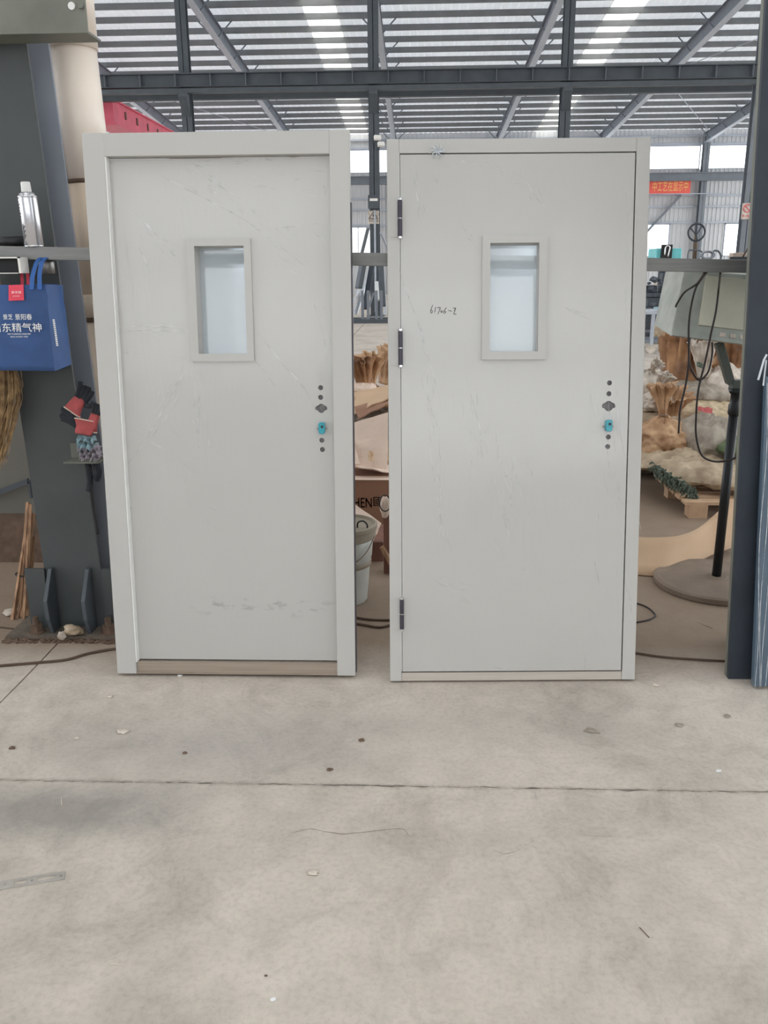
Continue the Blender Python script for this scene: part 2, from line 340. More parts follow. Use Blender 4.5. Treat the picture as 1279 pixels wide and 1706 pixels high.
def tag(o, label=None, cat=None, group=None, kind=None):
    if label: o['label'] = label
    if cat: o['category'] = cat
    if group: o['group'] = group
    if kind: o['kind'] = kind
    elif cat and 'kind' not in o: o['kind'] = 'thing'
    return o
def thing(name, label=None, cat=None, loc=(0, 0, 0), rot=(0, 0, 0), group=None, kind=None):
    o = bpy.data.objects.new(name, None); COL.objects.link(o); o.location = loc; o.rotation_euler = rot; o.empty_display_size = .1
    return tag(o, label, cat, group, kind)
def text(name, s, size, mat, parent, mtx, depth=.0004, align='CENTER'):
    c = bpy.data.curves.new('t', 'FONT'); c.body = s; c.size = size; c.extrude = depth; c.align_x = align; c.align_y = 'CENTER'; c.resolution_u = 2
    o = bpy.data.objects.new('t', c); COL.objects.link(o); bpy.context.view_layer.update()
    me = bpy.data.meshes.new_from_object(o.evaluated_get(bpy.context.evaluated_depsgraph_get()))
    bpy.data.objects.remove(o); me.transform(mtx); me.materials.clear(); me.materials.append(MT[mat])
    q = bpy.data.objects.new(name, me); COL.objects.link(q); q.parent = parent; return q
def plate_with_holes(bm, outer, holes, y0, y1):
    """outer/holes: lists of (x, z) loops; plate between depths y0 and y1."""
    c = bpy.data.curves.new('p', 'CURVE'); c.dimensions = '2D'; c.fill_mode = 'BOTH'; c.extrude = (y1-y0)/2
    for lp in [outer]+holes:
        s = c.splines.new('POLY'); s.points.add(len(lp)-1); s.use_cyclic_u = True
        for i, (x, z) in enumerate(lp): s.points[i].co = (x, z, 0, 1)
    o = bpy.data.objects.new('p', c); COL.objects.link(o); bpy.context.view_layer.update()
    me = bpy.data.meshes.new_from_object(o.evaluated_get(bpy.context.evaluated_depsgraph_get())); bpy.data.objects.remove(o)
    me.transform(Matrix(((1, 0, 0, 0), (0, 0, -1, (y0+y1)/2), (0, 1, 0, 0), (0, 0, 0, 1)))); bm.from_mesh(me)
XZ = Matrix(((1, 0, 0, 0), (0, 0, -1, 0), (0, 1, 0, 0), (0, 0, 0, 1)))   # XY drawing stood up, facing -Y
def circ(x, z, r, n=20): return [(x+r*cos(2*pi*k/n), z+r*sin(2*pi*k/n)) for k in range(n)]
def rect(x0, x1, z0, z1): return [(x0, z0), (x1, z0), (x1, z1), (x0, z1)]

# ================================================================== THE HALL
YW = 55.0
FRONT_LO, FRONT_HI = 2.4, 8.0
XB = [-19.8, -13.65, -7.53, -1.46, 4.67, 10.75, 16.85, 22.95]     # bay lines
def zr(y): return 10.9 - .065*(y-30)
SLOPE = atan2(-.065, 1)
# ---- floor: slabs with a ragged joint, over a dirt bed
floor = thing('floor', kind='structure')
bm = bmesh.new(); box(bm, -30, 30, -14, YW+.4, -.2, -.02); obj('dirt_bed', bm, 'dust', floor)
JY = 2.41; JX = -1.62
def ragged(a, b, n, amp, seed):
    a, b = Vector((*a, 0)), Vector((*b, 0)); d = b-a; s = Vector((-d.y, d.x, 0)).normalized(); out = []
    for i in range(n+1):
        t = i/n; p = a+d*t
        out.append(p+s*(noise.noise(Vector((p.x*2+seed, p.y*2, seed)))*amp*.6+noise.noise(Vector((p.x*17, p.y*17+seed, seed)))*amp+noise.noise(Vector((p.x*55, 3, seed)))*amp*.6))
    return out
def slab(poly):
    bm = bmesh.new(); top = [bm.verts.new((p.x, p.y, 0)) for p in poly]; bot = [bm.verts.new((p.x, p.y, -.019)) for p in poly]
    bm.faces.new(top); n = len(poly)
    for i in range(n): bm.faces.new((top[i], bot[i], bot[(i+1) % n], top[(i+1) % n]))
    obj('slab', bm, 'concrete', floor)
V2 = lambda x, y: Vector((x, y, 0))
e1 = ragged((-4, JY-.001), (4, JY-.003), 700, .008, 1); e2 = ragged((-4, JY-.0035), (4, JY+.0075), 700, .008, 1.6)
slab([V2(-16, -14), V2(16, -14), V2(16, JY-.004)]+e1[::-1]+[V2(-16, JY-.004)])
f1 = ragged((JX-.004, JY+.01), (JX-.004, 12), 120, .004, 5); f2 = ragged((JX+.003, JY+.01), (JX+.003, 12), 120, .004, 5.2)
eL = [p for p in e2 if p.x < JX-.01]; eR = [p for p in e2 if p.x > JX+.01]
slab([V2(-16, JY+.004)]+eL+f1+[V2(-16, 12)])
slab(eR+[V2(4.5, JY+.004), V2(4.5, 12)]+f2[::-1])
slab([V2(4.508, JY+.004), V2(16, JY+.004), V2(16, 12), V2(4.508, 12)])
ys = [12.01, 16.0, 20.2, 25, 30, 38, 46, YW+.4]; xs = [-16, -7.6, -1.61, 4.5, 10.6, 16]
for y0, y1 in zip(ys, ys[1:]):
    for x0, x1 in zip(xs, xs[1:]): slab([V2(x0+.01, y0+.01), V2(x1-.01, y0+.01), V2(x1-.01, y1-.01), V2(x0+.01, y1-.01)])
for x0, x1 in ((-30, -16.01), (16.01, 30)): slab([V2(x0, -14), V2(x1, -14), V2(x1, YW+.4), V2(x0, YW+.4)])
# hairline cracks, cut as dirt-filled slivers
def crack(name, pix, w):
    pts = smooth_path([atz(x, y, .0006) for x, y in pix], 8); bm = bmesh.new(); prev = None
    for i, p in enumerate(pts):
        ww = w*(.35+.9*abs(noise.noise(p*9)))*(1 if 0 < i < len(pts)-1 else .1); q = p+Vector((noise.noise(p*25)*.004, noise.noise(p*25+Vector((5, 0, 0)))*.004, 0))
        a, b = bm.verts.new((q.x-ww*.3, q.y-ww, .0006)), bm.verts.new((q.x+ww*.3, q.y+ww, .0006))
        if prev: bm.faces.new((prev[0], a, b, prev[1]))
        prev = (a, b)
    o = obj(name, bm, 'dust', floor); return o
crack('crack', [(891, 1318), (893, 1335), (887, 1355), (878, 1368)], .0016)
crack('crack', [(487, 1388), (512, 1381), (545, 1386), (580, 1389), (640, 1383), (668, 1381), (682, 1392)], .0014)
crack('crack', [(820, 1415), (838, 1422), (860, 1417), (888, 1400)], .0008)
crack('crack', [(760, 1532), (766, 1510), (775, 1495)], .0009)
crack('crack', [(830, 1440), (826, 1470)], .0006)

# ---- roof
ceiling = thing('ceiling', kind='structure')
SKY = [(-3.6, .95), (7.5, .95), (-16.5, .95), (20.5, .95)]
Y0, YF = -14.0, 6.0
SKYF = [(-12.6, 1.2), (-.6, 1.2), (10.6, 1.2)]     # unseen skylights added over the front to light the floor and doors
bm = bmesh.new()
def in_sky(x): return any(abs(x-c) < w/2 for c, w in SKY)
def in_skyf(x): return any(abs(x-c) < w/2 for c, w in SKYF)
x = -27.0; st = .3
while x < 27:
    if not in_sky(x+.15):
        prof = [(0, 0), (.2, 0), (.225, .04), (.275, .04), (.3, 0)]
        vs = [[bm.verts.new((x+a, y, zr(y)+h)) for a, h in prof] for y in (YF if in_skyf(x+.15) else Y0, YW+.3)]
        for k in range(4): bm.faces.new((vs[0][k], vs[0][k+1], vs[1][k+1], vs[1][k]))
    x += st
obj('roof_sheet', bm, 'roof', ceiling)
for c, w, ya, yb in [(c, w, Y0, YW+.3) for c, w in SKY]+[(c, w, Y0, YF+.1) for c, w in SKYF]:
    bm = bmesh.new(); n = 6; a0 = -w/2-.17
    rows = [[bm.verts.new((a0+(w+.34)*k/n, y, zr(y)+.045+(.02 if k % 2 else 0))) for k in range(n+1)] for y in (ya, yb)]
    for k in range(n): bm.faces.new((rows[0][k], rows[0][k+1], rows[1][k+1], rows[1][k]))
    obj('skylight_panel', bm, 'skylight', ceiling, (c, 0, 0))
# purlins (C section running across)
bm = bmesh.new()
box(bm, -27, 27, -.035, .035, -.02, -.002); box(bm, -27, 27, -.035, -.025, -.2, -.02); box(bm, -27, 27, -.035, .035, -.21, -.2)
y = Y0+.3; src = None; PY = []
while y < YW:
    PY.append(y)
    if src is None: src = obj('purlin', bm, 'purlin', ceiling, (0, y, zr(y)))
    else: inst('purlin', src, ceiling, (0, y, zr(y)))
    y += 1.35
# rafters with flange braces
rs = None
for xb in XB:
    if rs is None:
        bm = bmesh.new(); Lr = (YW-Y0)
        box(bm, -.1, .1, 0, Lr, -.235, -.215); box(bm, -.006, .006, 0, Lr, -.75, -.235)
        for v in bm.verts: v.co.z += -.065*v.co.y
        r = obj('rafter', bm, 'rafter', ceiling, (xb, Y0, zr(Y0)))
        bm = bmesh.new(); box(bm, -.12, .12, 0, Lr, -.775, -.75)
        for v in bm.verts: v.co.z += -.065*v.co.y
        lf = obj('lower_flange', bm, 'light_steel', r)
        rs = (r, lf)
    else:
        r = inst('rafter', rs[0], ceiling, (xb, Y0, zr(Y0))); inst('lower_flange', rs[1], r)
    if -14 < xb < 20:
        for k, py in enumerate(PY):
            if py < 31 or k % 2: continue
            for s in (-1, 1):
                bm = bmesh.new(); beam(bm, (s*.05, py-Y0, -.76-.065*(py-Y0)), (s*.62, py-Y0, -.2-.065*(py-Y0)), .05, .012, (0, 1, 0))
                obj('flange_brace', bm, 'steel_blue', r)
# rod bracing in the right-hand bays
for (xa, ya, xb2, yb) in ((10.75, 30, 16.85, 42), (16.85, 30, 10.75, 42), (10.75, 42, 16.85, 54), (-13.65, 42, -7.53, 54)):
    bm = bmesh.new(); tube(bm, [(xa, ya, zr(ya)-.4), (xb2, yb, zr(yb)-.4)], .015, 5); obj('brace_rod', bm, 'light_steel', ceiling)

# ---- far wall, corrugated, with window openings
wall = thing('wall_back', kind='structure')
hz0, hz1 = at(1085, 283, YW).z, at(1085, 243, YW).z
lz0, lz1 = at(1200, 427, YW).z, at(1200, 372, YW).z
mids = [(a+b)/2 for a, b in zip(XB, XB[1:])]
wins = [(m_-1.42, m_+1.42) for m_ in mids]
wins[2] = (at(570, 400, YW).x, at(623, 400, YW).x)
bm = bmesh.new()
def corr(bm, x0, x1, z0, z1, y):
    n = max(1, round((x1-x0)/.25)); w = (x1-x0)/n
    for i in range(n):
        xa = x0+i*w; pr = [(0, 0), (.55*w, 0), (.65*w, .035), (.9*w, .035), (w, 0)]
        lo = [bm.verts.new((xa+a, y-h, z0)) for a, h in pr]; hi = [bm.verts.new((xa+a, y-h, z1)) for a, h in pr]
        for k in range(4): bm.faces.new((lo[k], lo[k+1], hi[k+1], hi[k]))
corr(bm, -27, 27, 0, lz0, YW)
edges = [-27.0]
for a, b in wins: edges += [a, b]
edges.append(27.0)
for a, b in zip(edges[0::2], edges[1::2]): corr(bm, a, b, lz0, lz1, YW)
corr(bm, -27, 27, lz1, hz0, YW); corr(bm, -27, 27, hz1, zr(YW), YW)
obj('wall_sheet', bm, 'wall', wall)
bm = bmesh.new()
for z in (lz1+.06, 5.6, at(1100, 345, YW).z, hz1+.06, hz1+.5): box(bm, -27, 27, YW-.16, YW-.05, z-.05, z+.05)
obj('girt', bm, 'light_steel', wall)
wf = thing('wall_front_unseen', kind='structure')  # added unseen wall; its opening is shaped for door light and glass reflections
bm = bmesh.new(); box(bm, -27, 27, Y0-.2, Y0, FRONT_HI, zr(Y0)); box(bm, -27, 27, Y0-.2, Y0, 0, FRONT_LO); box(bm, -27, -9, Y0-.2, Y0, FRONT_LO, FRONT_HI); box(bm, 9, 27, Y0-.2, Y0, FRONT_LO, FRONT_HI); obj('wall_sheet', bm, 'wall', wf)
for z0_, z1_ in ((4.88, 5.19), (7.08, 7.44)):  # added unseen bars, placed to reflect as dark bands in the door glass
    bm = bmesh.new(); box(bm, -9, 9, Y0-.15, Y0-.02, z0_, z1_); obj('girt', bm, 'steel', wf)
wn = 0
for a, b in wins[1:7]:
    wn += 1; w = thing('window_%d' % wn, kind='structure', loc=((a+b)/2, YW, lz0)); hw = (b-a)/2; H_ = lz1-lz0
    bm = bmesh.new()
    for (p, q, r_, s) in ((-hw, -hw+.06, 0, H_), (hw-.06, hw, 0, H_), (-hw, hw, 0, .06), (-hw, hw, H_-.06, H_), (-.025, .025, 0, H_)): box(bm, p, q, -.05, .03, r_, s)
    obj('window_frame', bm, 'light_steel', w)
    for s in (-1, 1):
        bm = bmesh.new(); box(bm, s*hw/2-hw/2+.02, s*hw/2+hw/2-.02, -.005, .005, .05, H_-.05); obj('pane', bm, 'window', w)
for i, (a, b) in enumerate(zip(XB[1:7], XB[2:8])):
    wn += 1; w = thing('window_%d' % wn, kind='structure', loc=((a+b)/2, YW, hz0)); hw = (b-a)/2-.2; H_ = hz1-hz0
    bm = bmesh.new()
    for (p, q, r_, s) in ((-hw, -hw+.05, 0, H_), (hw-.05, hw, 0, H_), (-hw, hw, 0, .05), (-hw, hw, H_-.05, H_)): box(bm, p, q, -.05, .03, r_, s)
    obj('window_frame', bm, 'light_steel', w)
    for k in range(4):
        x0 = -hw+.03+k*(2*hw-.06)/4; bm = bmesh.new(); box(bm, x0+.01, x0+(2*hw-.06)/4-.01, -.005, .005, .04, H_-.04); obj('pane', bm, 'window', w)
# far wall columns, diagonal brace, crane beam on the far wall
def hcol(name, x, y, z1, w, d, mat, parent=None, tf=.03, z0=0, taper=0):
    bm = bmesh.new(); box(bm, x-w/2, x+w/2, y-d/2, y-d/2+tf, z0, z1); box(bm, x-w/2, x+w/2, y+d/2-tf, y+d/2, z0, z1); box(bm, x-.01, x+.01, y-d/2, y+d/2, z0, z1)
    return obj(name, bm, mat, parent)
k = 0
WORDS = ['far left', 'left', 'left of centre', 'centre', 'right', 'far right']
for xb in XB[1:7]:
    c = hcol('wall_column', xb, YW-.4, zr(YW)-.8, .34, .4, 'steel_blue', wall)
bm = bmesh.new(); beam(bm, (XB[4]+.2, YW-.3, 0.6), (XB[5]-.2, YW-.3, 5.4), .1, .1); beam(bm, at(1055, 410, YW-.3), at(1134, 325, YW-.3), .12, .12); obj('wall_brace', bm, 'steel_blue', wall)
zt, zb = at(1100, 288, YW-.8).z, at(1100, 302, YW-.8).z
bm = bmesh.new(); box(bm, -27, 27, YW-1.0, YW-.65, zb, zb+.04); box(bm, -27, 27, YW-1.0, YW-.65, zt-.04, zt); box(bm, -27, 27, YW-.84, YW-.81, zb, zt)
tag(obj('crane_runway_beam', bm, 'steel_blue'), 'long blue-grey runway beam along the far wall, under its high window strip', 'beam')
# ---- interior column row with the big crane runway beam
CR = 30.0
zt, zb = at(600, 119, CR-.3).z, at(600, 152, CR-.3).z
labs = ['dark steel column of the middle row, behind the cream pipe', 'dark steel column of the middle row, above the first door', 'dark steel column of the middle row, in the gap between the doors, with warning sign',
        'dark steel column of the middle row, above the second door', 'blue-grey steel column of the middle row, right, with red prohibition sign', 'steel column of the middle row hidden behind the right column']
cols = []
for i, xb in enumerate(XB[1:6]):
    r = thing('steel_column', labs[i], 'column', (xb, CR, 0), group='middle row of columns')
    hcol('shaft', 0, 0, zr(CR)-.8, .33, .34, 'steel' if i < 4 else 'steel_blue', r)
    bm = bmesh.new(); box(bm, -.3, .3, -.35, .35, 0, .04); obj('base_plate', bm, 'steel', r)
    bm = bmesh.new()
    hexa(bm, [Vector(p) for p in [(-.13, -.55, zb-.12), (.13, -.55, zb-.12), (.13, -.17, zb-.65), (-.13, -.17, zb-.65), (-.13, -.55, zb), (.13, -.55, zb), (.13, -.17, zb), (-.13, -.17, zb)]])
    obj('corbel', bm, 'steel', r); cols.append(r)
for y_, nm, lab, dz in ((CR-.38, 'crane_runway_beam', 'deep dark steel runway beam with stiffeners crossing above the doors', 0),):
    r = thing(nm, lab, 'beam', (0, y_, 0))
    bm = bmesh.new(); box(bm, -26, 26, -.16, .16, zb+.17, zb+.19); box(bm, -26, 26, -.16, .16, zt-.03, zt); box(bm, -26, 26, -.01, .01, zb+.17, zt); obj('girder', bm, 'steel', r)
    bm = bmesh.new(); box(bm, -26, 26, -.12, .12, zb, zb+.13); obj('lower_channel', bm, 'steel', r)
    s0 = None
    for i in range(26):
        xx = -13.4+i*1.13
        if s0 is None:
            bm = bmesh.new(); box(bm, -.006, .006, -.15, .0, zb+.19, zt-.03); s0 = obj('stiffener', bm, 'steel_blue', r, (xx, 0, 0))
        else: inst('stiffener', s0, r, (xx, 0, 0))
# second runway beam a little behind and lower
bm = bmesh.new(); z1_ = at(250, 152, 31).z; box(bm, -26, 26, 31.0, 31.25, z1_-.28, z1_)
tag(obj('crane_runway_beam', bm, 'steel'), 'thinner dark beam just below and behind the deep runway beam', 'beam')
# red crane girder
g = thing('crane_girder', 'red crane girder running back from the runway beam at upper left', 'crane', (-10.8, 31.4, 6.39))
bm = bmesh.new(); box(bm, -.35, .35, 0, 22, .06, .78); obj('girder', bm, 'pink', g)
bm = bmesh.new(); box(bm, -.42, .42, 0, 22, 0, .06); box(bm, -.42, .42, 0, 22, .78, .83); obj('flange', bm, 'pink', g)
for i in range(5):
    bm = bmesh.new(); box(bm, .35, .38, 1.2+i*1.3, 1.32+i*1.3, .35, .6); obj('side_lug', bm, 'rivet', g)
# banner on far wall
p0, p1 = at(1050, 300, YW-.5), at(1149, 322, YW-.5)
b = thing('banner', 'red banner with yellow characters hanging on the far wall', 'banner', ((p0.x+p1.x)/2, YW-.63, 0))
q0, q1 = at(1060, 299, YW-.63), at(1149, 322, YW-.63); hw = (q1.x-q0.x)/2; b.location.x = (q0.x+q1.x)/2
bm = bmesh.new(); box(bm, -hw, hw, -.01, .01, q1.z, q0.z); obj('cloth', bm, 'banner', b)
bm = bmesh.new(); box(bm, -hw, hw+2.0, -.02, .02, q1.z-.05, q1.z); obj('rail', bm, 'light_steel', b)
t = text('lettering', '\u4e2d\u5de5\u827a\u5728\u663e\u793a\u4e2d', 1, 'yellow', b, Matrix.Identity(4))
xs_ = [v.co.x for v in t.data.vertices]; zs_ = [v.co.y for v in t.data.vertices]
tx0, tx1 = at(1087, 310, YW-.65).x-b.location.x, at(1146, 310, YW-.65).x-b.location.x
sx = (tx1-tx0)/(max(xs_)-min(xs_)); sz = (q0.z-q1.z)*.68/(max(zs_)-min(zs_))
for v in t.data.vertices:
    v.co = Vector((tx0+(v.co.x-min(xs_))*sx, -.016-v.co.z, q1.z+(q0.z-q1.z)*.16+(v.co.y-min(zs_))*sz))
# things on the columns
def wallplate(x, y, Y, w, h):
    p = at(x, y, Y); return p
s = thing('warning_sign', 'white sign with black triangle on the column between the doors', 'sign')
p = at(622, 351, CR-.2); s.location = p
p2 = at(622, 373, CR-.2); h = p.z-p2.z; w = at(632, 360, CR-.2).x-at(613.5, 360, CR-.2).x
bm = bmesh.new(); box(bm, -w/2, w/2, -.008, .008, -h, 0); obj('plate', bm, 'sackwhite', s)
bm = bmesh.new()
T = [Vector((-w*.4, -.012, -h*.6)), Vector((w*.4, -.012, -h*.6)), Vector((0, -.012, -h*.08))]
for i in range(3): beam(bm, T[i], T[(i+1) % 3], .02, .008, (0, 1, 0))
beam(bm, (.02, -.012, -h*.25), (-.03, -.012, -h*.42), .025, .006, (0, 1, 0)); beam(bm, (-.03, -.012, -h*.42), (.05, -.012, -h*.42), .02, .006, (0, 1, 0)); beam(bm, (.05, -.012, -h*.42), (.02, -.012, -h*.55), .02, .006, (0, 1, 0))
obj('triangle_mark', bm, 'ink', s)
text('caption', '\u5f53\u5fc3\u89e6\u7535', .085, 'ink', s, Matrix.Translation((0, -.011, -h*.77)) @ XZ)
s = thing('prohibition_sign', 'small white and red round-symbol sign on the right middle-row column', 'sign', at(1244, 352, CR-.2))
bm = bmesh.new(); box(bm, -.17, .17, -.008, .008, -.25, .25); obj('plate', bm, 'sackwhite', s)
bm = bmesh.new(); tube(bm, [(.12*cos(a*pi/10), -.012, .09+.12*sin(a*pi/10)) for a in range(20)], .014, 5, closed=True); beam(bm, (-.085, -.012, .175), (.085, -.012, .005), .022, .01, (0, 1, 0)); obj('red_ring', bm, 'red_print', s)
text('caption', '\u7981\u6b62\u70df\u706b', .075, 'red_print', s, Matrix.Translation((0, -.011, -.15)) @ XZ)
f = thing('junction_box', 'dark switch box with pale cover above the warning sign', 'electrical box', at(623, 334, CR-.3))
bm = bmesh.new(); box(bm, -.2, .16, -.05, .1, -.25, .17); obj('housing', bm, 'steel', f)
bm = bmesh.new(); box(bm, -.14, .12, -.07, -.05, -.02, .06); obj('cover', bm, 'lens', f)
for (x_, y_, lab) in ((628, 231, 'white floodlight high on the column between the doors, upper one'), (634, 242, 'white floodlight high on the column between the doors, lower one')):
    f = thing('floodlight', lab, 'lamp', at(x_, y_, CR-.45), (radians(-25), 0, radians(20)))
    bm = bmesh.new(); box(bm, -.11, .11, -.1, .0, -.07, .07); obj('lamp_head', bm, 'lens', f, bevel=.01)
    bm = bmesh.new(); tube(bm, [(0, 0, 0), (.02, .12, .02), (-.05, .3, .05)], .02, 6); obj('arm', bm, 'steel', f)
bm = bmesh.new(); tube(bm, [at(624, 350, CR-.24), at(625, 445, CR-.24), at(625.5, 520, CR-.24)], .03, 6)
tag(obj('conduit', bm, 'light_steel'), 'pale conduit running down the column between the doors', 'pipe')
# rack of steel profiles at the foot of that column
rk = thing('profile_rack', 'low steel rack with upright posts at the foot of the centre column', 'rack', (-1.6, 26.6, 0))
bm = bmesh.new()
for yy in (-.45, .45): box(bm, -1.6, 1.5, yy-.05, yy+.05, .0, .12)
for xx in (-1.5, 0, 1.4): box(bm, xx-.05, xx+.05, -.45, .45, .0, .1)
obj('base_frame', bm, 'steel', rk)
for px_ in (604, 613.5, 627, 635.5):
    q = at(px_, 530, 26.2); bm = bmesh.new(); box(bm, q.x+1.6-.04, q.x+1.6+.04, -.44, -.36, .1, .95); obj('post', bm, 'steel_blue', rk)
for i, (a, b_, r_, mt_) in enumerate([((617, 447), (593, 524), .05, 'silver'), ((608, 470), (586, 528), .035, 'silver'), ((598, 484), (584, 512), .04, 'silver'), ((601, 440), (594, 480), .05, 'steel_blue'),
        ((609, 430), (600, 480), .06, 'steel'), ((620, 440), (607, 515), .08, 'navy'), ((637, 440), (642, 525), .04, 'silver'), ((627, 470), (629, 500), .06, 'white'), ((622, 488), (612, 520), .03, 'steel_blue'), ((634, 435), (638, 510), .08, 'steel'), ((648, 420), (634, 388), .035, 'light_steel'), ((600, 432), (613, 380), .05, 'steel_blue')]):
    pa, pb = at(a[0], a[1], 28.9-.13*i), at(b_[0], b_[1], 28.2-.13*i); bm = bmesh.new(); beam(bm, pa, pb, r_*2, r_)
    kinds = {'silver': 'bright steel tube', 'steel': 'dark steel channel', 'navy': 'navy steel sheet strip', 'white': 'white profile', 'steel_blue': 'blue-grey steel angle', 'light_steel': 'pale steel bar'}
    pos = ['leftmost long one', 'second from left', 'short, far left', 'short, high on the left', 'upper left', 'wide, centre', 'far right', 'short, right of centre', 'thin, crossing the posts', 'upright, right of column', 'sloping outwards at column right', 'sloping outwards at column left']
    tag(obj('steel_profile', bm, mt_), '%s leaning on the rack under the centre column, %s' % (kinds[mt_], pos[i]), 'steel profile', 'steel profiles on the rack')

# ================================================================== DOORS
def door_empty(name, label, x0, y0, yaw, lean, lift):
    return thing(name, label, 'door', (x0, y0, lift), (-lean, 0, yaw))
def local_fn(o):
    Mx = Matrix.LocRotScale(o.location, o.rotation_euler.to_quaternion(), None); inv = Mx.inverted()
    def f(px, py, yl=0.0):
        a = inv @ EYEP; d = inv.to_3x3() @ ray(px, py); t_ = (yl-a.y)/d.y; q = a+d*t_; return q.x, q.z
    return f
def rose_hole(x, z, s=1):
    pts = []
    for k in range(28):
        a = 2*pi*k/28; r = .0135
        c_, s_ = cos(a), sin(a)
        r = .0145+.009*max(0, abs(c_)-.75)/.25 if s_ > -.35 and s_ < .6 else .0155
        pts.append((x+r*c_*s, z+r*s_*1.15*s))
    return pts
def hole_set(d, L_, pix, y):
    return [L_(px_, py_, y) for px_, py_ in pix]
def crease_part(d, L_, lines, y, w=.0016):
    bm = bmesh.new()
    for ln in lines:
        pts = smooth_path([Vector((L_(a, b_, y)[0], y, L_(a, b_, y)[1])) for a, b_ in ln], 6)
        n = len(pts); tube(bm, [p+Vector((noise.noise(p*30)*.0015, 0, 0)) for p in pts], [w*(.25+.75*sin(pi*min(1, max(0, i/(n-1)))))*(.5+abs(noise.noise(p*20))) for i, p in enumerate(pts)], 5)
    return obj('film_crease', bm, 'crease', d, smooth=True, kind='stuff')
def bundle(lines, x0, y0, x1, y1, n, spread, ln, seed):
    rnd = random.Random(seed); dx, dy = x1-x0, y1-y0; L_ = sqrt(dx*dx+dy*dy); ux, uy = dx/L_, dy/L_
    for i in range(n):
        t_ = rnd.random(); s_ = rnd.gauss(0, spread); a = x0+dx*t_-uy*s_, y0+dy*t_+ux*s_; l_ = ln*rnd.uniform(.4, 1.3); w_ = rnd.uniform(-.18, .18)
        lines.append([a, (a[0]+ux*l_*.5+rnd.uniform(-1, 1), a[1]+uy*l_*.5+rnd.uniform(-1, 1)), (a[0]+(ux-uy*w_)*l_, a[1]+(uy+ux*w_)*l_)])
    return lines
def lock_parts(d, L_, y, cyl, pix_case):
    xs2 = [L_(a, b_, y) for a, b_ in pix_case]; x_ = sum(p[0] for p in xs2)/len(xs2); zt_, zb_ = max(p[1] for p in xs2), min(p[1] for p in xs2)
    bm = bmesh.new(); box(bm, x_-.03, x_+.03, y+.0095, y+.0125, zb_-.02, zt_+.02); obj('lock_case', bm, 'lockdark', d)
    cx_, cz_ = L_(*cyl, y-.01)
    bm = bmesh.new()
    prof = [(-.010, .020), (-.004, .022), (.010, .022), (.0125, .016), (.0125, -.014), (.009, -.022), (-.009, -.022), (-.0125, -.012), (-.0125, .016)]
    fr = [bm.verts.new((cx_+a, y-.022, cz_+c_)) for a, c_ in prof]; bk = [bm.verts.new((cx_+a, y+.004, cz_+c_)) for a, c_ in prof]
    bm.faces.new(fr); bm.faces.new(bk[::-1])
    for i in range(len(prof)): bm.faces.new((fr[i], fr[(i+1) % len(prof)], bk[(i+1) % len(prof)], bk[i]))
    lc = obj('lock_cylinder', bm, 'teal', d, bevel=.0015)
    bm = bmesh.new(); lathe(bm, [(.005, 0), (.005, .003)], 12, Matrix.Translation((cx_+.002, y-.0225, cz_+.006)) @ Matrix.Rotation(radians(90), 4, 'X')); obj('keyhole', bm, 'ink', lc)
    bm = bmesh.new()
    for s_ in (-1, 1): lathe(bm, [(.0045, 0), (.0045, .006)], 12, Matrix.Translation((cx_+s_*.017, y+.001, cz_-.004)) @ Matrix.Rotation(radians(90), 4, 'X'))
    obj('fixing_screw', bm, 'zinc', d)
def vision(d, L_, outer, inner, y, ypane, proud=.012):
    o_ = [L_(a, b_, y-proud) for a, b_ in outer]; i_ = [L_(a, b_, y-proud) for a, b_ in inner]
    ox0, ox1 = (o_[0][0]+o_[3][0])/2, (o_[1][0]+o_[2][0])/2; oz1, oz0 = (o_[0][1]+o_[1][1])/2, (o_[2][1]+o_[3][1])/2
    ix0, ix1 = (i_[0][0]+i_[3][0])/2, (i_[1][0]+i_[2][0])/2; iz1, iz0 = (i_[0][1]+i_[1][1])/2, (i_[2][1]+i_[3][1])/2
    bm = bmesh.new(); plate_with_holes(bm, rect(ox0, ox1, oz0, oz1), [rect(ix0, ix1, iz0, iz1)], y-proud, y+.002)
    tr = obj('window_trim', bm, 'door', d, bevel=.0012)
    bm = bmesh.new(); t_ = .003
    box(bm, ix0-t_, ix0, y-proud+.001, ypane, iz0, iz1); box(bm, ix1, ix1+t_, y-proud+.001, ypane, iz0, iz1); box(bm, ix0, ix1, y-proud+.001, ypane, iz1, iz1+t_); box(bm, ix0, ix1, y-proud+.001, ypane, iz0-t_, iz0)
    obj('glazing_reveal', bm, 'door', d)
    bm = bmesh.new(); box(bm, ix0-.004, ix1+.004, ypane, ypane+.005, iz0-.004, iz1+.004); obj('glass_pane', bm, 'pane', d)
    return (ix0-.006, ix1+.006, iz0-.006, iz1+.006)

# ---- first door, seen from its push side: leaf set back in a wide frame
W1, L1 = .985, 2.097
D1 = door_empty('steel_doorset', 'left grey steel door set back in a wide frame, scuffed near its foot', -.7444, 3.1527, .0036, .0916, .0135)
F1 = local_fn(D1); FD = .150; hw = W1/2; jl, jr, hd = .079, .074, .082
for nm, a, b_ in (('jamb', -hw, -hw+jl), ('jamb', hw-jr, hw)):
    bm = bmesh.new(); box(bm, a, b_, 0, .05, 0, L1); o = obj(nm, bm, 'door', D1, bevel=.002)
    bm = bmesh.new(); s_ = 1 if a > 0 else -1; e = b_ if a > 0 else a
    box(bm, min(e-s_*.018, e-s_*.04), max(e-s_*.018, e-s_*.04), .05, FD, 0, L1); obj('jamb_return', bm, 'door', D1)
    bm = bmesh.new(); box(bm, min(e, e+s_*.004), max(e, e+s_*.004), .012, .05, .01, L1-.25); obj('seal_strip', bm, 'hinge', D1)
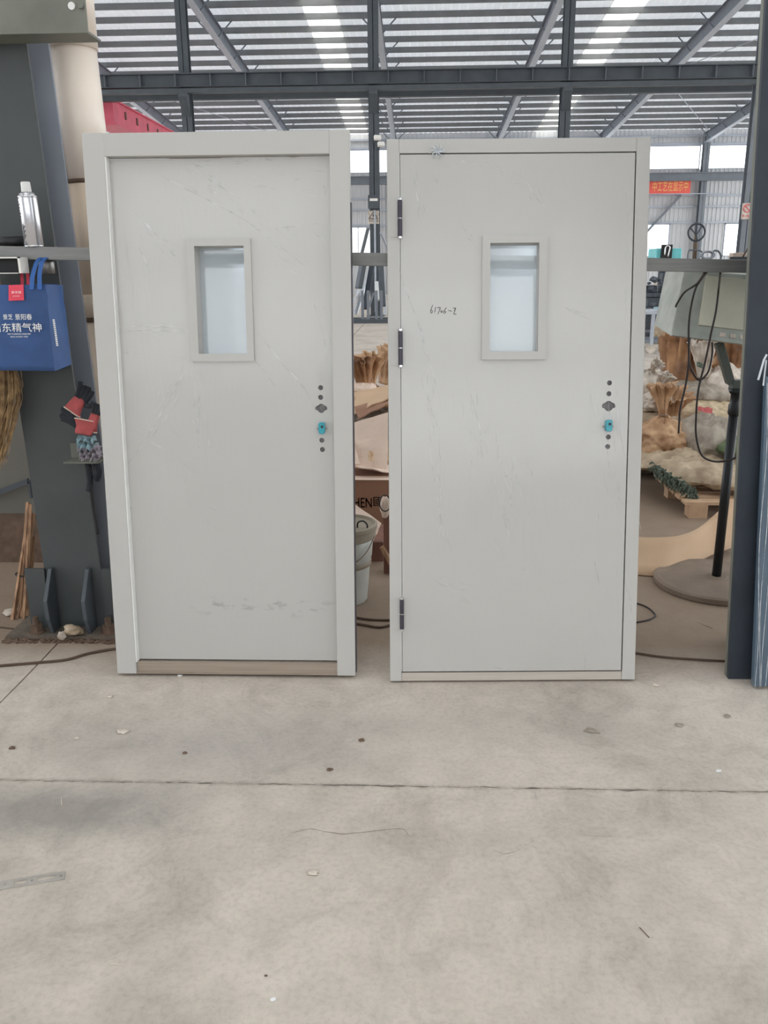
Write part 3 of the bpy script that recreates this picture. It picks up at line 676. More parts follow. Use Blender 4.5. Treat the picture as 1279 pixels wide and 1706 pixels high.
bm = bmesh.new(); box(bm, -hw+jl-.008, hw-jr, .0006, .05, L1-hd, L1-.001); obj('head', bm, 'door', D1, bevel=.002)
bm = bmesh.new(); box(bm, -hw+.04, hw-.04, .05, FD, L1-.04, L1-.018); obj('head_return', bm, 'door', D1)
bm = bmesh.new(); box(bm, -hw+jl+.001, hw-jr-.001, .012, .1, .0, .048); box(bm, -hw+jl+.001, hw-jr-.001, .004, .014, .0, .004); obj('threshold', bm, 'stainless', D1)
bm = bmesh.new(); box(bm, -hw+jl-.0005, -hw+jl+.0055, .003, .0345, .05, L1-hd); obj('lit_edge_strip', bm, 'white', D1)  # white strip paints the lit inner side of the jamb
yl = .035; YP = .100
holes1 = [(534, 646), (534, 662), (536, 733.5), (537, 749)]
lx0, lx1, lz0_, lz1_ = -hw+jl+.003, hw-jr-.003, .052, L1-hd-.003
IX = vision(D1, F1, [(309, 396), (416, 397), (424, 602), (320, 602)], [(322.5, 409), (406, 410), (411, 589.5), (331.5, 589)], yl, YP)
hl = [circ(*F1(a, b_, yl), .0098) for a, b_ in holes1]+[rose_hole(*F1(535, 680.5, yl))]+[rect(IX[0], IX[1], IX[2], IX[3])]
bm = bmesh.new(); plate_with_holes(bm, rect(lx0, lx1, lz0_, lz1_), hl, yl, yl+.008); obj('door_leaf', bm, 'leaf_scuffed', D1)
bm = bmesh.new(); plate_with_holes(bm, rect(lx0+.004, lx1-.004, lz0_+.004, lz1_-.004), [rect(IX[0], IX[1], IX[2], IX[3])], yl+.013, yl+.06); obj('leaf_core', bm, 'door', D1)
lock_parts(D1, F1, yl, (536, 713), holes1)
x_, z_ = F1(536, 679, yl); bm = bmesh.new(); tube(bm, [(x_+.008*cos(a*pi/8), yl+.008, z_+.008*sin(a*pi/8)) for a in range(16)], .0022, 6, closed=True); tube(bm, [(x_+.003*cos(a*pi/4), yl+.008, z_+.003*sin(a*pi/4)) for a in range(8)], .0015, 6, closed=True); obj('follower_ring', bm, 'zinc', D1, smooth=True)
crease_part(D1, F1, [[(195, 546), (240, 543), (290, 546), (318, 552)], [(197, 551), (250, 550), (315, 554)], [(305, 590), (300, 625), (270, 685), (235, 745), (215, 770), (212, 785)], [(309, 600), (298, 640), (285, 665)],
    [(428, 552), (470, 605), (505, 645), (528, 690)], [(424, 600), (445, 625), (462, 650)], [(228, 405), (240, 430), (250, 455)], [(262, 290), (330, 325), (400, 362), (450, 398), (510, 445)], [(300, 275), (340, 280), (370, 320)],
    [(460, 380), (500, 376), (530, 372)], [(200, 588), (240, 590)], [(213, 835), (218, 850), (213, 865)], [(480, 303), (500, 297)], [(225, 355), (260, 390), (300, 415)], [(320, 270), (350, 300), (400, 330)], [(520, 500), (540, 560)], [(333, 640), (330, 700), (332, 765)],
    [(540, 560), (543, 580)], [(318, 690), (330, 725)], [(430, 262), (455, 268)]], yl-.0003)
BL_ = []
for a in ((300, 285, 500, 420, 34, 14, 34, 1), (300, 268, 400, 270, 14, 7, 22, 2), (215, 360, 290, 420, 10, 8, 30, 3), (410, 300, 520, 310, 9, 14, 26, 4), (195, 540, 305, 552, 8, 5, 45, 5), (300, 620, 250, 720, 7, 8, 50, 6), (330, 620, 340, 760, 9, 12, 40, 7), (540, 290, 545, 380, 8, 4, 14, 8), (540, 500, 546, 590, 5, 4, 18, 9), (230, 690, 380, 800, 8, 40, 50, 10)): bundle(BL_, *a)
crease_part(D1, F1, BL_, yl-.0001, .0007)
# ---- second door, seen from its hinge side: leaf flush with a narrow frame
W2, L2 = .988, 2.097
D2 = door_empty('steel_doorset', 'right grey steel door with three dark hinges and handwritten 61706-2', .3856, 3.1377, .0384, .1563, .0095)
F2 = local_fn(D2); FD2 = .062; hw = W2/2; jl, jr, hd = .046, .052, .052
for a, b_ in ((-hw, -hw+jl), (hw-jr, hw)):
    bm = bmesh.new(); box(bm, a, b_, 0, FD2, 0, L2); obj('jamb', bm, 'door', D2, bevel=.002)
# the head is a little deeper at the left, as the frame sags
bm = bmesh.new(); box(bm, -hw+jl, hw-jr, .0006, FD2, L2-hd, L2-.001); obj('head', bm, 'door', D2, bevel=.002)
bm = bmesh.new(); box(bm, -hw+jl+.001, hw-jr-.001, .004, FD2, 0, .034); obj('threshold', bm, 'threshold_light', D2)
bm = bmesh.new(); plate_with_holes(bm, rect(-hw+jl-.004, hw-jr+.004, .03, L2-hd+.004), [rect(-hw+jl+.03, hw-jr-.03, .06, L2-hd-.03)], .048, .058); obj('door_stop', bm, 'door', D2)
bm = bmesh.new(); box(bm, -hw+jl-.0005, -hw+jl+.0016, -.001, .01, .04, L2-hd); obj('lit_edge_strip', bm, 'white', D2)  # white strip paints the bright jamb edge beside the hinges
holes2 = [(1015, 638), (1014, 656), (1013, 728), (1012, 744)]
lx0, lx1, lz0_, lz1_ = -hw+jl+.004, hw-jr-.005, .040, L2-hd-.005
IX = vision(D2, F2, [(803, 393), (912, 391), (909, 599), (803, 599)], [(817, 405), (899, 404), (895, 585), (815, 586)], 0, .045)
hl = [circ(*F2(a, b_, 0), .0098) for a, b_ in holes2]+[rose_hole(*F2(1013.5, 676.5, 0), 1.12)]+[rect(IX[0], IX[1], IX[2], IX[3])]
bm = bmesh.new(); plate_with_holes(bm, rect(lx0, lx1, lz0_, lz1_), hl, -.0005, .008); obj('door_leaf', bm, 'leaf', D2)
bm = bmesh.new(); plate_with_holes(bm, rect(lx0+.004, lx1-.004, lz0_+.004, lz1_-.004), [rect(IX[0], IX[1], IX[2], IX[3])], .0125, .047); obj('leaf_core', bm, 'door', D2)
lock_parts(D2, F2, 0, (1013.5, 709), holes2)
for (pa, pb) in (((660, 330), (660, 398)), ((663.5, 548), (663.5, 612)), ((670, 995), (670, 1051))):
    xa, za = F2(*pa, -.008); xb_, zb_ = F2(*pb, -.008)
    h_ = thing('hinge'); h_.parent = D2; h_.location = (-hw+jl+.002, -.009, (za+zb_)/2); hh = (za-zb_)/2
    I4 = Matrix.Identity(4)
    for k_, (z0, z1) in enumerate(((-hh+.009, -.002), (.002, hh-.009))):
        bm = bmesh.new(); lathe(bm, [(.0085, z0), (.0085, z1)], 20, I4); obj('knuckle', bm, 'hinge', h_, smooth=False, bevel=.0008)
    for nm_, z0, z1 in (('pin_cap', -hh, -hh+.009), ('pin_cap', hh-.009, hh), ('washer', -.002, .002)):
        bm = bmesh.new(); lathe(bm, [(.0075, z0), (.009, z0+.001), (.009, z1-.001), (.0075, z1)], 20, I4); obj(nm_, bm, 'chrome', h_, smooth=False)
    bm = bmesh.new(); box(bm, -.036, -.004, .0065, .0085, -hh+.008, hh-.008); obj('hinge_plate', bm, 'door', h_)
crease_part(D2, F2, [[(664, 430), (668, 460), (690, 520), (706, 570), (720, 620), (727, 650)], [(712, 600), (713, 660), (725, 700), (732, 725)], [(715, 740), (722, 790), (730, 840), (737, 885)], [(775, 625), (790, 680), (800, 720), (802, 765)], [(825, 710), (830, 760), (836, 790)],
    [(853, 795), (850, 830), (855, 850)], [(935, 505), (950, 518), (985, 533)], [(877, 303), (890, 325), (905, 345)], [(722, 290), (735, 318)], [(1010, 745), (1014, 775), (1016, 800)], [(1030, 800), (1030, 832)], [(990, 935), (998, 975)], [(868, 945), (880, 955)],
    [(884, 770), (886, 800)], [(1028, 650), (1030, 700), (1040, 760)], [(975, 1090), (974, 1113)], [(1018, 690), (1015, 720)], [(685, 275), (695, 330), (698, 360)], [(700, 540), (708, 590)], [(735, 960), (760, 985)], [(818, 1112), (850, 1115)]], -.0008)
BL_ = []
for a in ((690, 260, 700, 360, 9, 5, 30, 1), (712, 600, 735, 880, 22, 6, 45, 2), (780, 620, 800, 760, 12, 9, 40, 3), (845, 760, 860, 860, 16, 12, 24, 4), (800, 700, 850, 900, 12, 20, 45, 5), (880, 300, 905, 350, 8, 5, 16, 6), (935, 505, 985, 533, 6, 3, 18, 7), (1000, 640, 1040, 1000, 22, 14, 45, 8), (720, 960, 770, 990, 8, 10, 30, 9), (770, 370, 800, 400, 8, 10, 14, 10), (740, 262, 860, 290, 10, 8, 36, 11), (1040, 280, 1045, 560, 10, 4, 40, 12)): bundle(BL_, *a)
crease_part(D2, F2, BL_, -.0006, .0007)
bm = bmesh.new()
for k_ in range(9):
    a = k_*.75; x_, z_ = F2(728, 253, 0); p = Vector((x_, -.002, z_)); tube(bm, [p, p+Vector((.022*cos(a), -.012, .022*sin(a)*.8)), p+Vector((.03*cos(a+.5), -.004, .03*sin(a+.5)))], [.003, .002, .0008], 5)
obj('film_knot', bm, 'film_edge', D2, smooth=True)
# marker writing 61706-2, stroke by stroke
strokes = [[(720.8, 508), (718.2, 514), (717, 520), (719, 521.6), (720.3, 518.5), (718.5, 516.3)], [(725.4, 511.5), (723.8, 520.5)], [(728.3, 512.6), (733.4, 512.3)], [(733.5, 512.5), (731.8, 517), (729.2, 523.6)],
    [(735.3, 517.4), (734, 519), (735.3, 520.7), (736.7, 519), (735.3, 517.4)], [(743.4, 512.4), (740.3, 517), (738.8, 520.5), (740.5, 522), (742.4, 519.8), (740, 518.4)], [(746.4, 517.1), (752.4, 518.6)],
    [(754.3, 513.4), (759.2, 513)], [(759.2, 513.2), (757.4, 517.5), (755.4, 523.4)], [(755.4, 523.4), (760.2, 523.2)], [(758.4, 514), (756.6, 518)]]
bm = bmesh.new()
for sk in strokes:
    pts = smooth_path([Vector((F2(a, b_)[0], -.0012, F2(a, b_)[1])) for a, b_ in sk], 6); tube(bm, pts, .0012, 5)
for v in bm.verts: v.co.y = -.0009+(v.co.y+.0012)*.25
obj('handwriting', bm, 'marker', D2)

# ---- the bar both doors lean on
ba, bb = Vector((-2.4, 3.412, 0)), Vector((1.62, 3.51, 0))
def bar_pt(x):
    y = 3.412+(x+2.4)/4.02*.098
    z = at(93, 422.5, 3.44).z + (x+1.42)/(1.2+1.42)*(at(1160, 443.5, 3.50).z-at(93, 422.5, 3.44).z); return Vector((x, y+.026, z))
bm = bmesh.new(); beam(bm, bar_pt(-2.4), bar_pt(1.44), .05, .05)
tag(obj('steel_bar', bm, 'bar', bevel=.003), 'horizontal square steel bar at eye height running behind both doors', 'bar')
BARZ = lambda x: bar_pt(x).z+.025

# ================================================================== LEFT SIDE
# column with face drawn between measured corners
def colpt(side, z):
    lo = {'l': Vector((-1.698, 3.61, 0)), 'r': Vector((-1.439, 3.61, 0))}[side]; hi = {'l': Vector((-1.779, 3.61, 2.8)), 'r': Vector((-1.529, 3.61, 2.8))}[side]
    return lo+(hi-lo)*(z/2.8)
lc = thing('steel_column', 'large dark grey steel column at the left edge, behind the blue bag', 'column', (-1.57, 3.7, 0))
def slabz(bm, l0, r0, l1, r1, y0, y1, z0, z1):
    hexa(bm, [Vector((l0, y0, z0)), Vector((r0, y0, z0)), Vector((r0, y1, z0)), Vector((l0, y1, z0)), Vector((l1, y0, z1)), Vector((r1, y0, z1)), Vector((r1, y1, z1)), Vector((l1, y1, z1))])
def colbox(bm, dx0, dx1, y0, y1, z0, z1):
    a0, b0, a1, b1 = colpt('l', z0).x, colpt('r', z0).x, colpt('l', z1).x, colpt('r', z1).x
    slabz(bm, a0+(b0-a0)*dx0+1.57, a0+(b0-a0)*dx1+1.57, a1+(b1-a1)*dx0+1.57, a1+(b1-a1)*dx1+1.57, y0-3.7, y1-3.7, z0, z1)
bm = bmesh.new(); colbox(bm, 0, 1, 3.61, 3.625, .02, 4.2); colbox(bm, .47, .53, 3.625, 3.83, .02, 4.2); obj('shaft', bm, 'steel_near', lc)
bm = bmesh.new(); colbox(bm, 0, 1, 3.83, 3.845, .02, 4.2); obj('back_flange', bm, 'steel_mid', lc)
bm = bmesh.new(); box(bm, -.3, .26, -.2, .13, 0, .02); obj('base_plate', bm, 'dust', lc)
zg = at(110, 951, 3.57).z
for x0_, x1_ in ((at(45, 1000, 3.58).x, colpt('l', 0).x-.002), (colpt('r', 0).x+.002, at(192, 1000, 3.58).x)):
    bm = bmesh.new(); box(bm, x0_+1.57, x1_+1.57, -.11, -.095, .02, zg); obj('base_gusset', bm, 'steel_near', lc)
for pxx in (84, 146):
    xg = at(pxx, 1000, 3.55).x+1.57; bm = bmesh.new()
    pr = [(-.093, .02), (-.17, .02), (-.2, .1), (-.205, .19), (-.17, .24), (-.12, zg+.005), (-.093, zg+.005)]
    A = [bm.verts.new((xg-.009, a, b_)) for a, b_ in pr]; B = [bm.verts.new((xg+.009, a, b_)) for a, b_ in pr]
    bm.faces.new(A); bm.faces.new(B[::-1])
    for i in range(len(pr)): bm.faces.new((A[i], A[(i+1) % len(pr)], B[(i+1) % len(pr)], B[i]))
    obj('stiffener_fin', bm, 'steel', lc, bevel=.002)
for pxx in (60, 180):
    q = at(pxx, 1040, 3.54); b_ = thing('anchor_bolt'); b_.parent = lc; b_.location = (q.x+1.57, q.y-3.7, .02)
    bm = bmesh.new(); lathe(bm, [(.036, 0), (.036, .008)], 20); lathe(bm, [(.028, .008), (.028, .04)], 6); obj('nut', bm, 'rivet', b_)
    bm = bmesh.new(); lathe(bm, [(.014, .04), (.014, .075)], 14); obj('stud', bm, 'rivet', b_)
# partition wall behind
wl = thing('wall_left', kind='structure')
bm = bmesh.new(); box(bm, -7, -1.0, 4.7, 4.76, 0, 2.15); obj('partition_sheet', bm, 'grey_wall', wl)
bm = bmesh.new(); beam(bm, at(-30, 831, 4.66), at(48, 801, 4.66), .02, .03); beam(bm, at(48, 801, 4.66), at(52, 830, 4.66), .02, .012); obj('partition_edge', bm, 'steel', wl)
bm = bmesh.new(); box(bm, -7, -1.0, 4.55, 4.7, 0, .25); obj('kerb', bm, 'rivet', wl)
# cream pipe
pp = thing('drain_pipe', 'thick cream plastic pipe rising beside the left column', 'pipe', (0, 0, 0))
def pipept(z): return Vector((-1.4715+(2.577-z)*.0295 if z < 2.58 else -1.4715, 3.95, z))
bm = bmesh.new(); r_ = .105
zc1 = at(124, 305, 3.9).z; zc2 = at(150, 490, 3.9).z; zc3 = at(152, 528, 3.9).z; ztop = at(110, 78, 3.9).z
tube(bm, [pipept(zc1), pipept(ztop+.02)], r_*.97, 40); obj('upper_length', bm, 'pvc', pp, smooth=True)
bm = bmesh.new(); tube(bm, [pipept(ztop), pipept(ztop+.5)], [r_*1.03, r_*1.06], 40); obj('collar', bm, 'pvc', pp, smooth=True)
bm = bmesh.new(); tube(bm, [pipept(zc2), pipept(zc1+.012)], [r_*.98, r_*1.02], 40); obj('middle_length', bm, 'pvc_old', pp, smooth=True)
bm = bmesh.new(); tube(bm, [pipept(zc3), pipept(zc2)], r_*1.04, 40); obj('coupling', bm, 'pvc_old', pp, smooth=True)
bm = bmesh.new(); tube(bm, [pipept(zc3-.02), pipept(zc3)], r_*1.0, 40); obj('joint_ring', bm, 'rivet', pp, smooth=True)
bm = bmesh.new(); tube(bm, [pipept(zc1-.004), pipept(zc1+.014)], r_*1.025, 40); obj('joint_ring', bm, 'rivet', pp, smooth=True)
bm = bmesh.new(); tube(bm, [pipept(0), pipept(zc3-.02)], r_*.97, 40); obj('lower_length', bm, 'pvc_old', pp, smooth=True)
# bracket beam at top left
zb0 = at(60, 52, 3.45).z; xe = at(145, 45, 3.45).x
br = thing('door_track', 'olive-grey steel channel crossing in front of the pipe, top left corner', 'beam', (0, 3.45, zb0))
bm = bmesh.new(); box(bm, -3.2, xe-.02, 0, .008, .0, .32); box(bm, -3.2, xe, -.0, .14, -.008, .0); box(bm, xe-.02, xe, 0, .012, -.0, .32); obj('channel', bm, 'olive', br)
bx, bz = at(118, 9, 3.44).x, at(118, 9, 3.44).z-zb0
bm = bmesh.new(); lathe(bm, [(.013, -.002), (.013, .006)], 16, Matrix.Translation((bx, 0, bz)) @ Matrix.Rotation(radians(90), 4, 'X')); obj('hole_liner', bm, 'white', br)
bm = bmesh.new(); lathe(bm, [(.011, 0), (.011, .012)], 6, Matrix.Translation((bx+.035, 0, bz)) @ Matrix.Rotation(radians(90), 4, 'X')); obj('bolt', bm, 'olive', br)
bm = bmesh.new(); box(bm, -3.2, -2.9, .14, .4, -.0, .3); obj('hanger', bm, 'steel_near', br)
# spray can on the bar
q = at(57, 410, 3.46); xcn = q.x
sc_ = thing('spray_can', 'silver aerosol can with white nozzle standing on the bar at left', 'spray can', (xcn, bar_pt(xcn).y, BARZ(xcn)), (0, radians(-5), 0)); sc_.location.z -= .001
R_ = .036; hcan = .185; sc_.rotation_euler = (0, radians(-1.5), 0)
bm = bmesh.new(); lathe(bm, [(R_*.93, 0), (R_, .004), (R_, hcan-.005), (R_*.97, hcan), (R_*.82, hcan+.012), (R_*.62, hcan+.018)], 32); obj('can_body', bm, 'can', sc_, smooth=True)
bm = bmesh.new(); lathe(bm, [(R_*1.02, 0), (R_*1.02, .005)], 32); obj('rim', bm, 'chrome', sc_, smooth=True)
bm = bmesh.new(); lathe(bm, [(R_*1.0, hcan-.002), (R_*1.02, hcan+.002), (R_*.95, hcan+.005)], 32); obj('rim', bm, 'chrome', sc_, smooth=True)
bm = bmesh.new(); lathe(bm, [(.018, hcan+.016), (.019, hcan+.02), (.0175, hcan+.052), (.016, hcan+.055)], 20); obj('nozzle_cap', bm, 'white', sc_, smooth=True)
for k_, (a, z_, h_) in enumerate([(-2.5, .1, .10), (-2.2, .03, .05)]):
    bm = bmesh.new()
    for j in range(10):
        zz = z_+j*h_/9; p0_, p1_ = Vector((cos(a)*(R_+.0003), sin(a)*(R_+.0003), zz)), Vector((cos(a+.14+.1*(j % 3))*(R_+.0003), sin(a+.14+.1*(j % 3))*(R_+.0003), zz+.002)); beam(bm, p0_, p1_, .004, .0006, (cos(a), sin(a), 0))
    obj('print_mark', bm, 'ink', sc_)
# grey pipe end and dark sleeve resting behind the bar
ph = at(22, 402, 3.6); cl = thing('hose_reel', 'olive pipe end with black sleeve lying behind the bar at far left', 'pipe', (ph.x, 3.515, ph.z-.005))
bm = bmesh.new(); tube(bm, [(-.4, 0, -.01), (-.03, 0, 0)], .018, 16); obj('pipe_end', bm, 'olive', cl, smooth=True)
bm = bmesh.new(); tube(bm, [(-.04, 0, 0), (.085, 0, .002)], .0195, 16); obj('sleeve', bm, 'black', cl, smooth=True)
# open black box under the bar
q0, q1 = at(-30, 429, 3.43), at(48, 455, 3.43)
bxx = thing('switch_housing', 'black open housing with pale rim hanging under the bar at left', 'box', (q1.x, 3.36, q1.z))
bw = q1.x-q0.x; bh = q0.z-q1.z
bm = bmesh.new(); box(bm, -bw, 0, .06, .068, 0, bh); box(bm, -bw, 0, 0, .06, bh-.003, bh); box(bm, -bw, 0, 0, .06, 0, .003); obj('inside', bm, 'black', bxx)
bm = bmesh.new(); box(bm, -.006, .003, -.002, .068, 0, bh); box(bm, -bw, .003, -.002, .004, bh-.005, bh); box(bm, -bw, -.01, -.002, .004, -.001, .002); obj('rim', bm, 'lens', bxx)
q0 = at(78, 445, 3.5); cp = thing('pipe_clamp', 'short grey metal sleeve under the bar beside the blue straps', 'clamp', (q0.x, 3.5, BARZ(q0.x)-.05))
bm = bmesh.new(); lathe(bm, [(.028, 0), (.03, -.003), (.03, -.05), (.027, -.053)], 24); obj('sleeve', bm, 'zinc', cp, smooth=True)
bm = bmesh.new(); box(bm, -.045, .045, -.02, .02, -.004, .0); obj('top_plate', bm, 'steel_near', cp)
# blue shopping bag
Yb = 3.36
bagc = at(40, 470, Yb)
bg_ = thing('shopping_bag', 'blue non-woven shopping bag with white Chinese lettering hanging from the bar', 'bag', (bagc.x, Yb, 0))
def bp(x, y, dy=0):
    q = at(x, y, Yb+dy); return Vector((q.x-bagc.x, dy, q.z))
bm = bmesh.new(); n, m_ = 14, 12; rows = []
TL, TR, BL, BR = bp(-70, 476), bp(76, 474), bp(-72, 616), bp(92, 618)
for i in range(n+1):
    v_ = i/n; a = TL.lerp(BL, v_); b_ = TR.lerp(BR, v_); row = []
    for j in range(m_+1):
        u_ = j/m_; p = a.lerp(b_, u_); p.y = -.012*sin(pi*u_)*sin(pi*v_)-.006*v_+noise.noise(p*14)*.008; row.append(bm.verts.new(p))
    rows.append(row)
for i in range(n):
    for j in range(m_): bm.faces.new((rows[i][j], rows[i+1][j], rows[i+1][j+1], rows[i][j+1]))
bb_ = [[bm.verts.new(v.co+Vector((0, .11, 0))) for v in r__] for r__ in rows]
for i in range(n):
    for j in range(m_): bm.faces.new((bb_[i][j], bb_[i][j+1], bb_[i+1][j+1], bb_[i+1][j]))
for j in range(m_): bm.faces.new((rows[n][j], bb_[n][j], bb_[n][j+1], rows[n][j+1]))
obj('front_panel', bm, 'bag_blue', bg_, smooth=True)
# right gusset, folded outwards
bm = bmesh.new(); rows2 = []
for i in range(n+1):
    v_ = i/n; a = TR.lerp(BR, v_); a.y = -.006*v_; c_ = bp(104, 475, .09).lerp(bp(119, 607, .09), v_); row = []
    for j in range(7):
        u_ = j/6; p = a.lerp(c_, u_); p.y += .018*sin(pi*u_)*(1 if v_ < .75 else .2)+noise.noise(p*30)*.008; row.append(bm.verts.new(p))
    rows2.append(row)
for i in range(n):
    for j in range(6): bm.faces.new((rows2[i][j], rows2[i+1][j], rows2[i+1][j+1], rows2[i][j+1]))
obj('side_gusset', bm, 'bag_side', bg_, smooth=True)
bm = bmesh.new(); lb = smooth_path([bp(15, 478, -.02), bp(14, 478, -.02)], 1)
pa, pb, pc, pd = bp(15.5, 475, -.004), bp(40, 474, -.004), bp(41, 500, -.012), bp(15.5, 501, -.012)
vs = [bm.verts.new(p+Vector((0, -.006, 0))) for p in (pa, pd, pc, pb)]+[bm.verts.new(p+Vector((0, -.004, 0))) for p in (pa, pd, pc, pb)]
bm.faces.new(vs[:4]); bm.faces.new(vs[7:3:-1])
for i in range(4): bm.faces.new((vs[i], vs[(i+1) % 4], vs[4+(i+1) % 4], vs[4+i]))
rp = obj('red_label', bm, 'red_print', bg_)
yy = -.028
def bag_text(nm, s_, px_, py_, hpx, par=bg_, mat='white_print', ysh=yy, wpx=None):
    t_ = text(nm, s_, 1, mat, par, XZ, .0003); vs_ = t_.data.vertices
    mnx, mxx = min(v.co.x for v in vs_), max(v.co.x for v in vs_); mnz, mxz = min(v.co.z for v in vs_), max(v.co.z for v in vs_)
    c_ = bp(px_, py_, ysh); hgt = (bp(px_, py_-hpx/2, ysh)-bp(px_, py_+hpx/2, ysh)).z; s2 = hgt/(mxz-mnz); s1 = s2
    if wpx: s1 = (bp(px_+wpx/2, py_, ysh)-bp(px_-wpx/2, py_, ysh)).x/(mxx-mnx)
    for v in vs_: v.co = Vector((c_.x+(v.co.x-(mnx+mxx)/2)*s1, ysh+v.co.y*.5, c_.z+(v.co.z-(mnz+mxz)/2)*s2))
    return t_
bag_text('lettering', '\u5c71\u4e1c\u7cbe\u6c14\u795e', 28, 545.5, 15, wpx=82)
bag_text('brand_line', '\u666f\u829d', 13, 528, 9, wpx=16); bag_text('brand_line', '\u666f\u9633\u6625', 39, 528, 10, wpx=28)
bag_text('small_print', 'SPIRIT OF SHANDONG CHINESE SPIRIT', 32, 556.5, 2.4, wpx=39); bag_text('small_print', 'SINCE ANCIENT TIMES', 32, 561, 2.2, wpx=29)
bag_text('label_print', '\u666f\u829d\u9152', 27, 487, 4, ysh=-.026, wpx=16); bag_text('label_print', 'JINGZHI', 27, 493.5, 1.8, ysh=-.026, wpx=11)
bm = bmesh.new()
for k_ in range(14):
    p = bp(95.5+k_*.45, 532+k_*3.2, .03); box(bm, p.x-.004, p.x+.004, -.006, -.0045, p.z-.003, p.z+.002)
obj('side_print', bm, 'white_print', bg_)
def strap(par, a, b_, c_, w, mat, name='strap'):
    pts = smooth_path([a, b_, c_], 8); bm = bmesh.new(); pr_ = None
    for p in pts:
        l, r__ = bm.verts.new(p-Vector((w/2, 0, 0))), bm.verts.new(p+Vector((w/2, 0, 0)))
        if pr_: bm.faces.new((pr_[0], l, r__, pr_[1]))
        pr_ = (l, r__)
    o = obj(name, bm, mat, par); sm = o.modifiers.new('s', 'SOLIDIFY'); sm.thickness = .0025; return o
bt = bar_pt(-1.5); top = Vector((bp(56, 424).x, .07, BARZ(-1.5)-.045))
def strap_pts(par, pts, w, mat):
    bm = bmesh.new(); pr_ = None
    for p in smooth_path(pts, 6):
        l, r__ = bm.verts.new(p-Vector((w/2, 0, 0))), bm.verts.new(p+Vector((w/2, 0, 0)))
        if pr_: bm.faces.new((pr_[0], l, r__, pr_[1]))
        pr_ = (l, r__)
    o = obj('strap', bm, mat, par); sm = o.modifiers.new('s', 'SOLIDIFY'); sm.thickness = .002
for xa, xm in ((55, 54), (69, 63)):
    q = [bp(xa, 482), bp(xa-(xa-xm)*.5, 460), bp(xm, 440), bp(xm, 432)]
    for p, d_ in zip(q, (-.014, -.002, .03, .055)): p.y = d_
    e_ = Vector((q[-1].x, .135, BARZ(-1.46)-.02)); strap_pts(bg_, q+[e_], .017, 'strap_blue')
rb = thing('carrier_bag', 'small red straps of a second bag hanging behind the blue bag', 'bag', (bagc.x, Yb+.08, 0))
for xa in (36, 46):
    strap(rb, bp(xa, 500, .07)-Vector((0, .07, 0)), bp(xa-1, 465, .07)-Vector((0, .07, 0)), bp(xa-4, 440, .07)-Vector((0, .07, 0)), .012, 'red_print')
# straw broom hanging head-down
bq = at(0, 620, 3.5); bm = bmesh.new(); tipz = at(5, 808, 3.5).z; topz = at(5, 590, 3.5).z
for k_ in range(260):
    u_ = random.uniform(-1, 1); d_ = random.uniform(-.4, .4); x0_ = at(-5, 610, 3.5).x+u_*.06; xm = at(-4, 690, 3.5).x+u_*.105+random.gauss(0, .008); xe_ = at(-12, 800, 3.5).x+u_*.05+random.gauss(0, .012)
    zt_ = topz+random.uniform(0, .03); zb_ = tipz+abs(u_)*.12+random.uniform(0, .12)
    tube(bm, smooth_path([(x0_, 3.5+d_*.05, zt_), (xm, 3.5+d_*.09, (zt_*.55+zb_*.45)), (xe_, 3.5+d_*.06, zb_)], 3), .0016, 3, caps=False)
brm = thing('straw_broom', 'bundle broom of straw hanging head-down below the blue bag', 'broom')
obj('bristles', bm, 'straw', brm, kind='stuff')
bm = bmesh.new(); tube(bm, [(at(-8, 600, 3.5).x, 3.5, topz-.01), (at(-10, 470, 3.5).x, 3.5, topz+.32)], [.055, .025], 14); obj('neck', bm, 'straw', brm, smooth=True)
# tied bundle of wood strips
wb = thing('wood_bundle', 'tied bundle of thin wooden strips leaning beside the left column', 'wood strips')
for k_ in range(12):
    a = Vector((at(36, 1026, 3.75).x+random.uniform(-.045, .045), 3.75+random.uniform(-.03, .03), .0)); b_ = Vector((at(52, 880-random.uniform(-20, 60), 4.0).x+random.uniform(-.015, .015), 3.98+random.uniform(-.02, .02), at(52, 850+random.uniform(-20, 60), 4.0).z))
    bm = bmesh.new(); beam(bm, a, b_, random.uniform(.01, .02), random.uniform(.006, .012)); obj('strip', bm, 'wood', wb)
c0 = Vector((at(40, 957, 3.85).x, 3.86, at(40, 957, 3.85).z)); bm = bmesh.new(); tube(bm, [c0+Vector((.045*cos(a*pi/8), .035*sin(a*pi/8), 0)) for a in range(16)], .004, 6, closed=True); obj('tie', bm, 'black', wb)
# crumpled cloth / paper bits
def blob_mesh(bm, c_, rx, ry, rz, seed, amp=.35, sub=3):
    tmp = bmesh.new(); bmesh.ops.create_icosphere(tmp, subdivisions=sub, radius=1)
    for v in tmp.verts:
        q = v.co.copy(); d_ = 1+amp*noise.noise(q*1.8+Vector((seed, 0, 0)))+amp*.5*noise.noise(q*4.5+Vector((0, seed, 0)))
        v.co = Vector((c_[0]+q.x*rx*d_, c_[1]+q.y*ry*d_, c_[2]+max(-.98, q.z*d_)*rz))
    me = bpy.data.meshes.new('t'); tmp.to_mesh(me); tmp.free(); bm.from_mesh(me); bpy.data.meshes.remove(me)
bm = bmesh.new(); q = atz(16, 1024); blob_mesh(bm, (q.x, q.y, .014), .035, .03, .014, 3); tag(obj('crumpled_paper', bm, 'sackwhite', smooth=True), 'white crumpled paper on the floor left of the wood bundle', 'litter')
bm = bmesh.new(); blob_mesh(bm, (at(118, 1020, 3.5).x, 3.5, .05), .04, .022, .028, 9, .5)
tag(obj('rag', bm, 'sackbeige', smooth=True), 'dirty yellowish rag between the column base fins', 'rag')
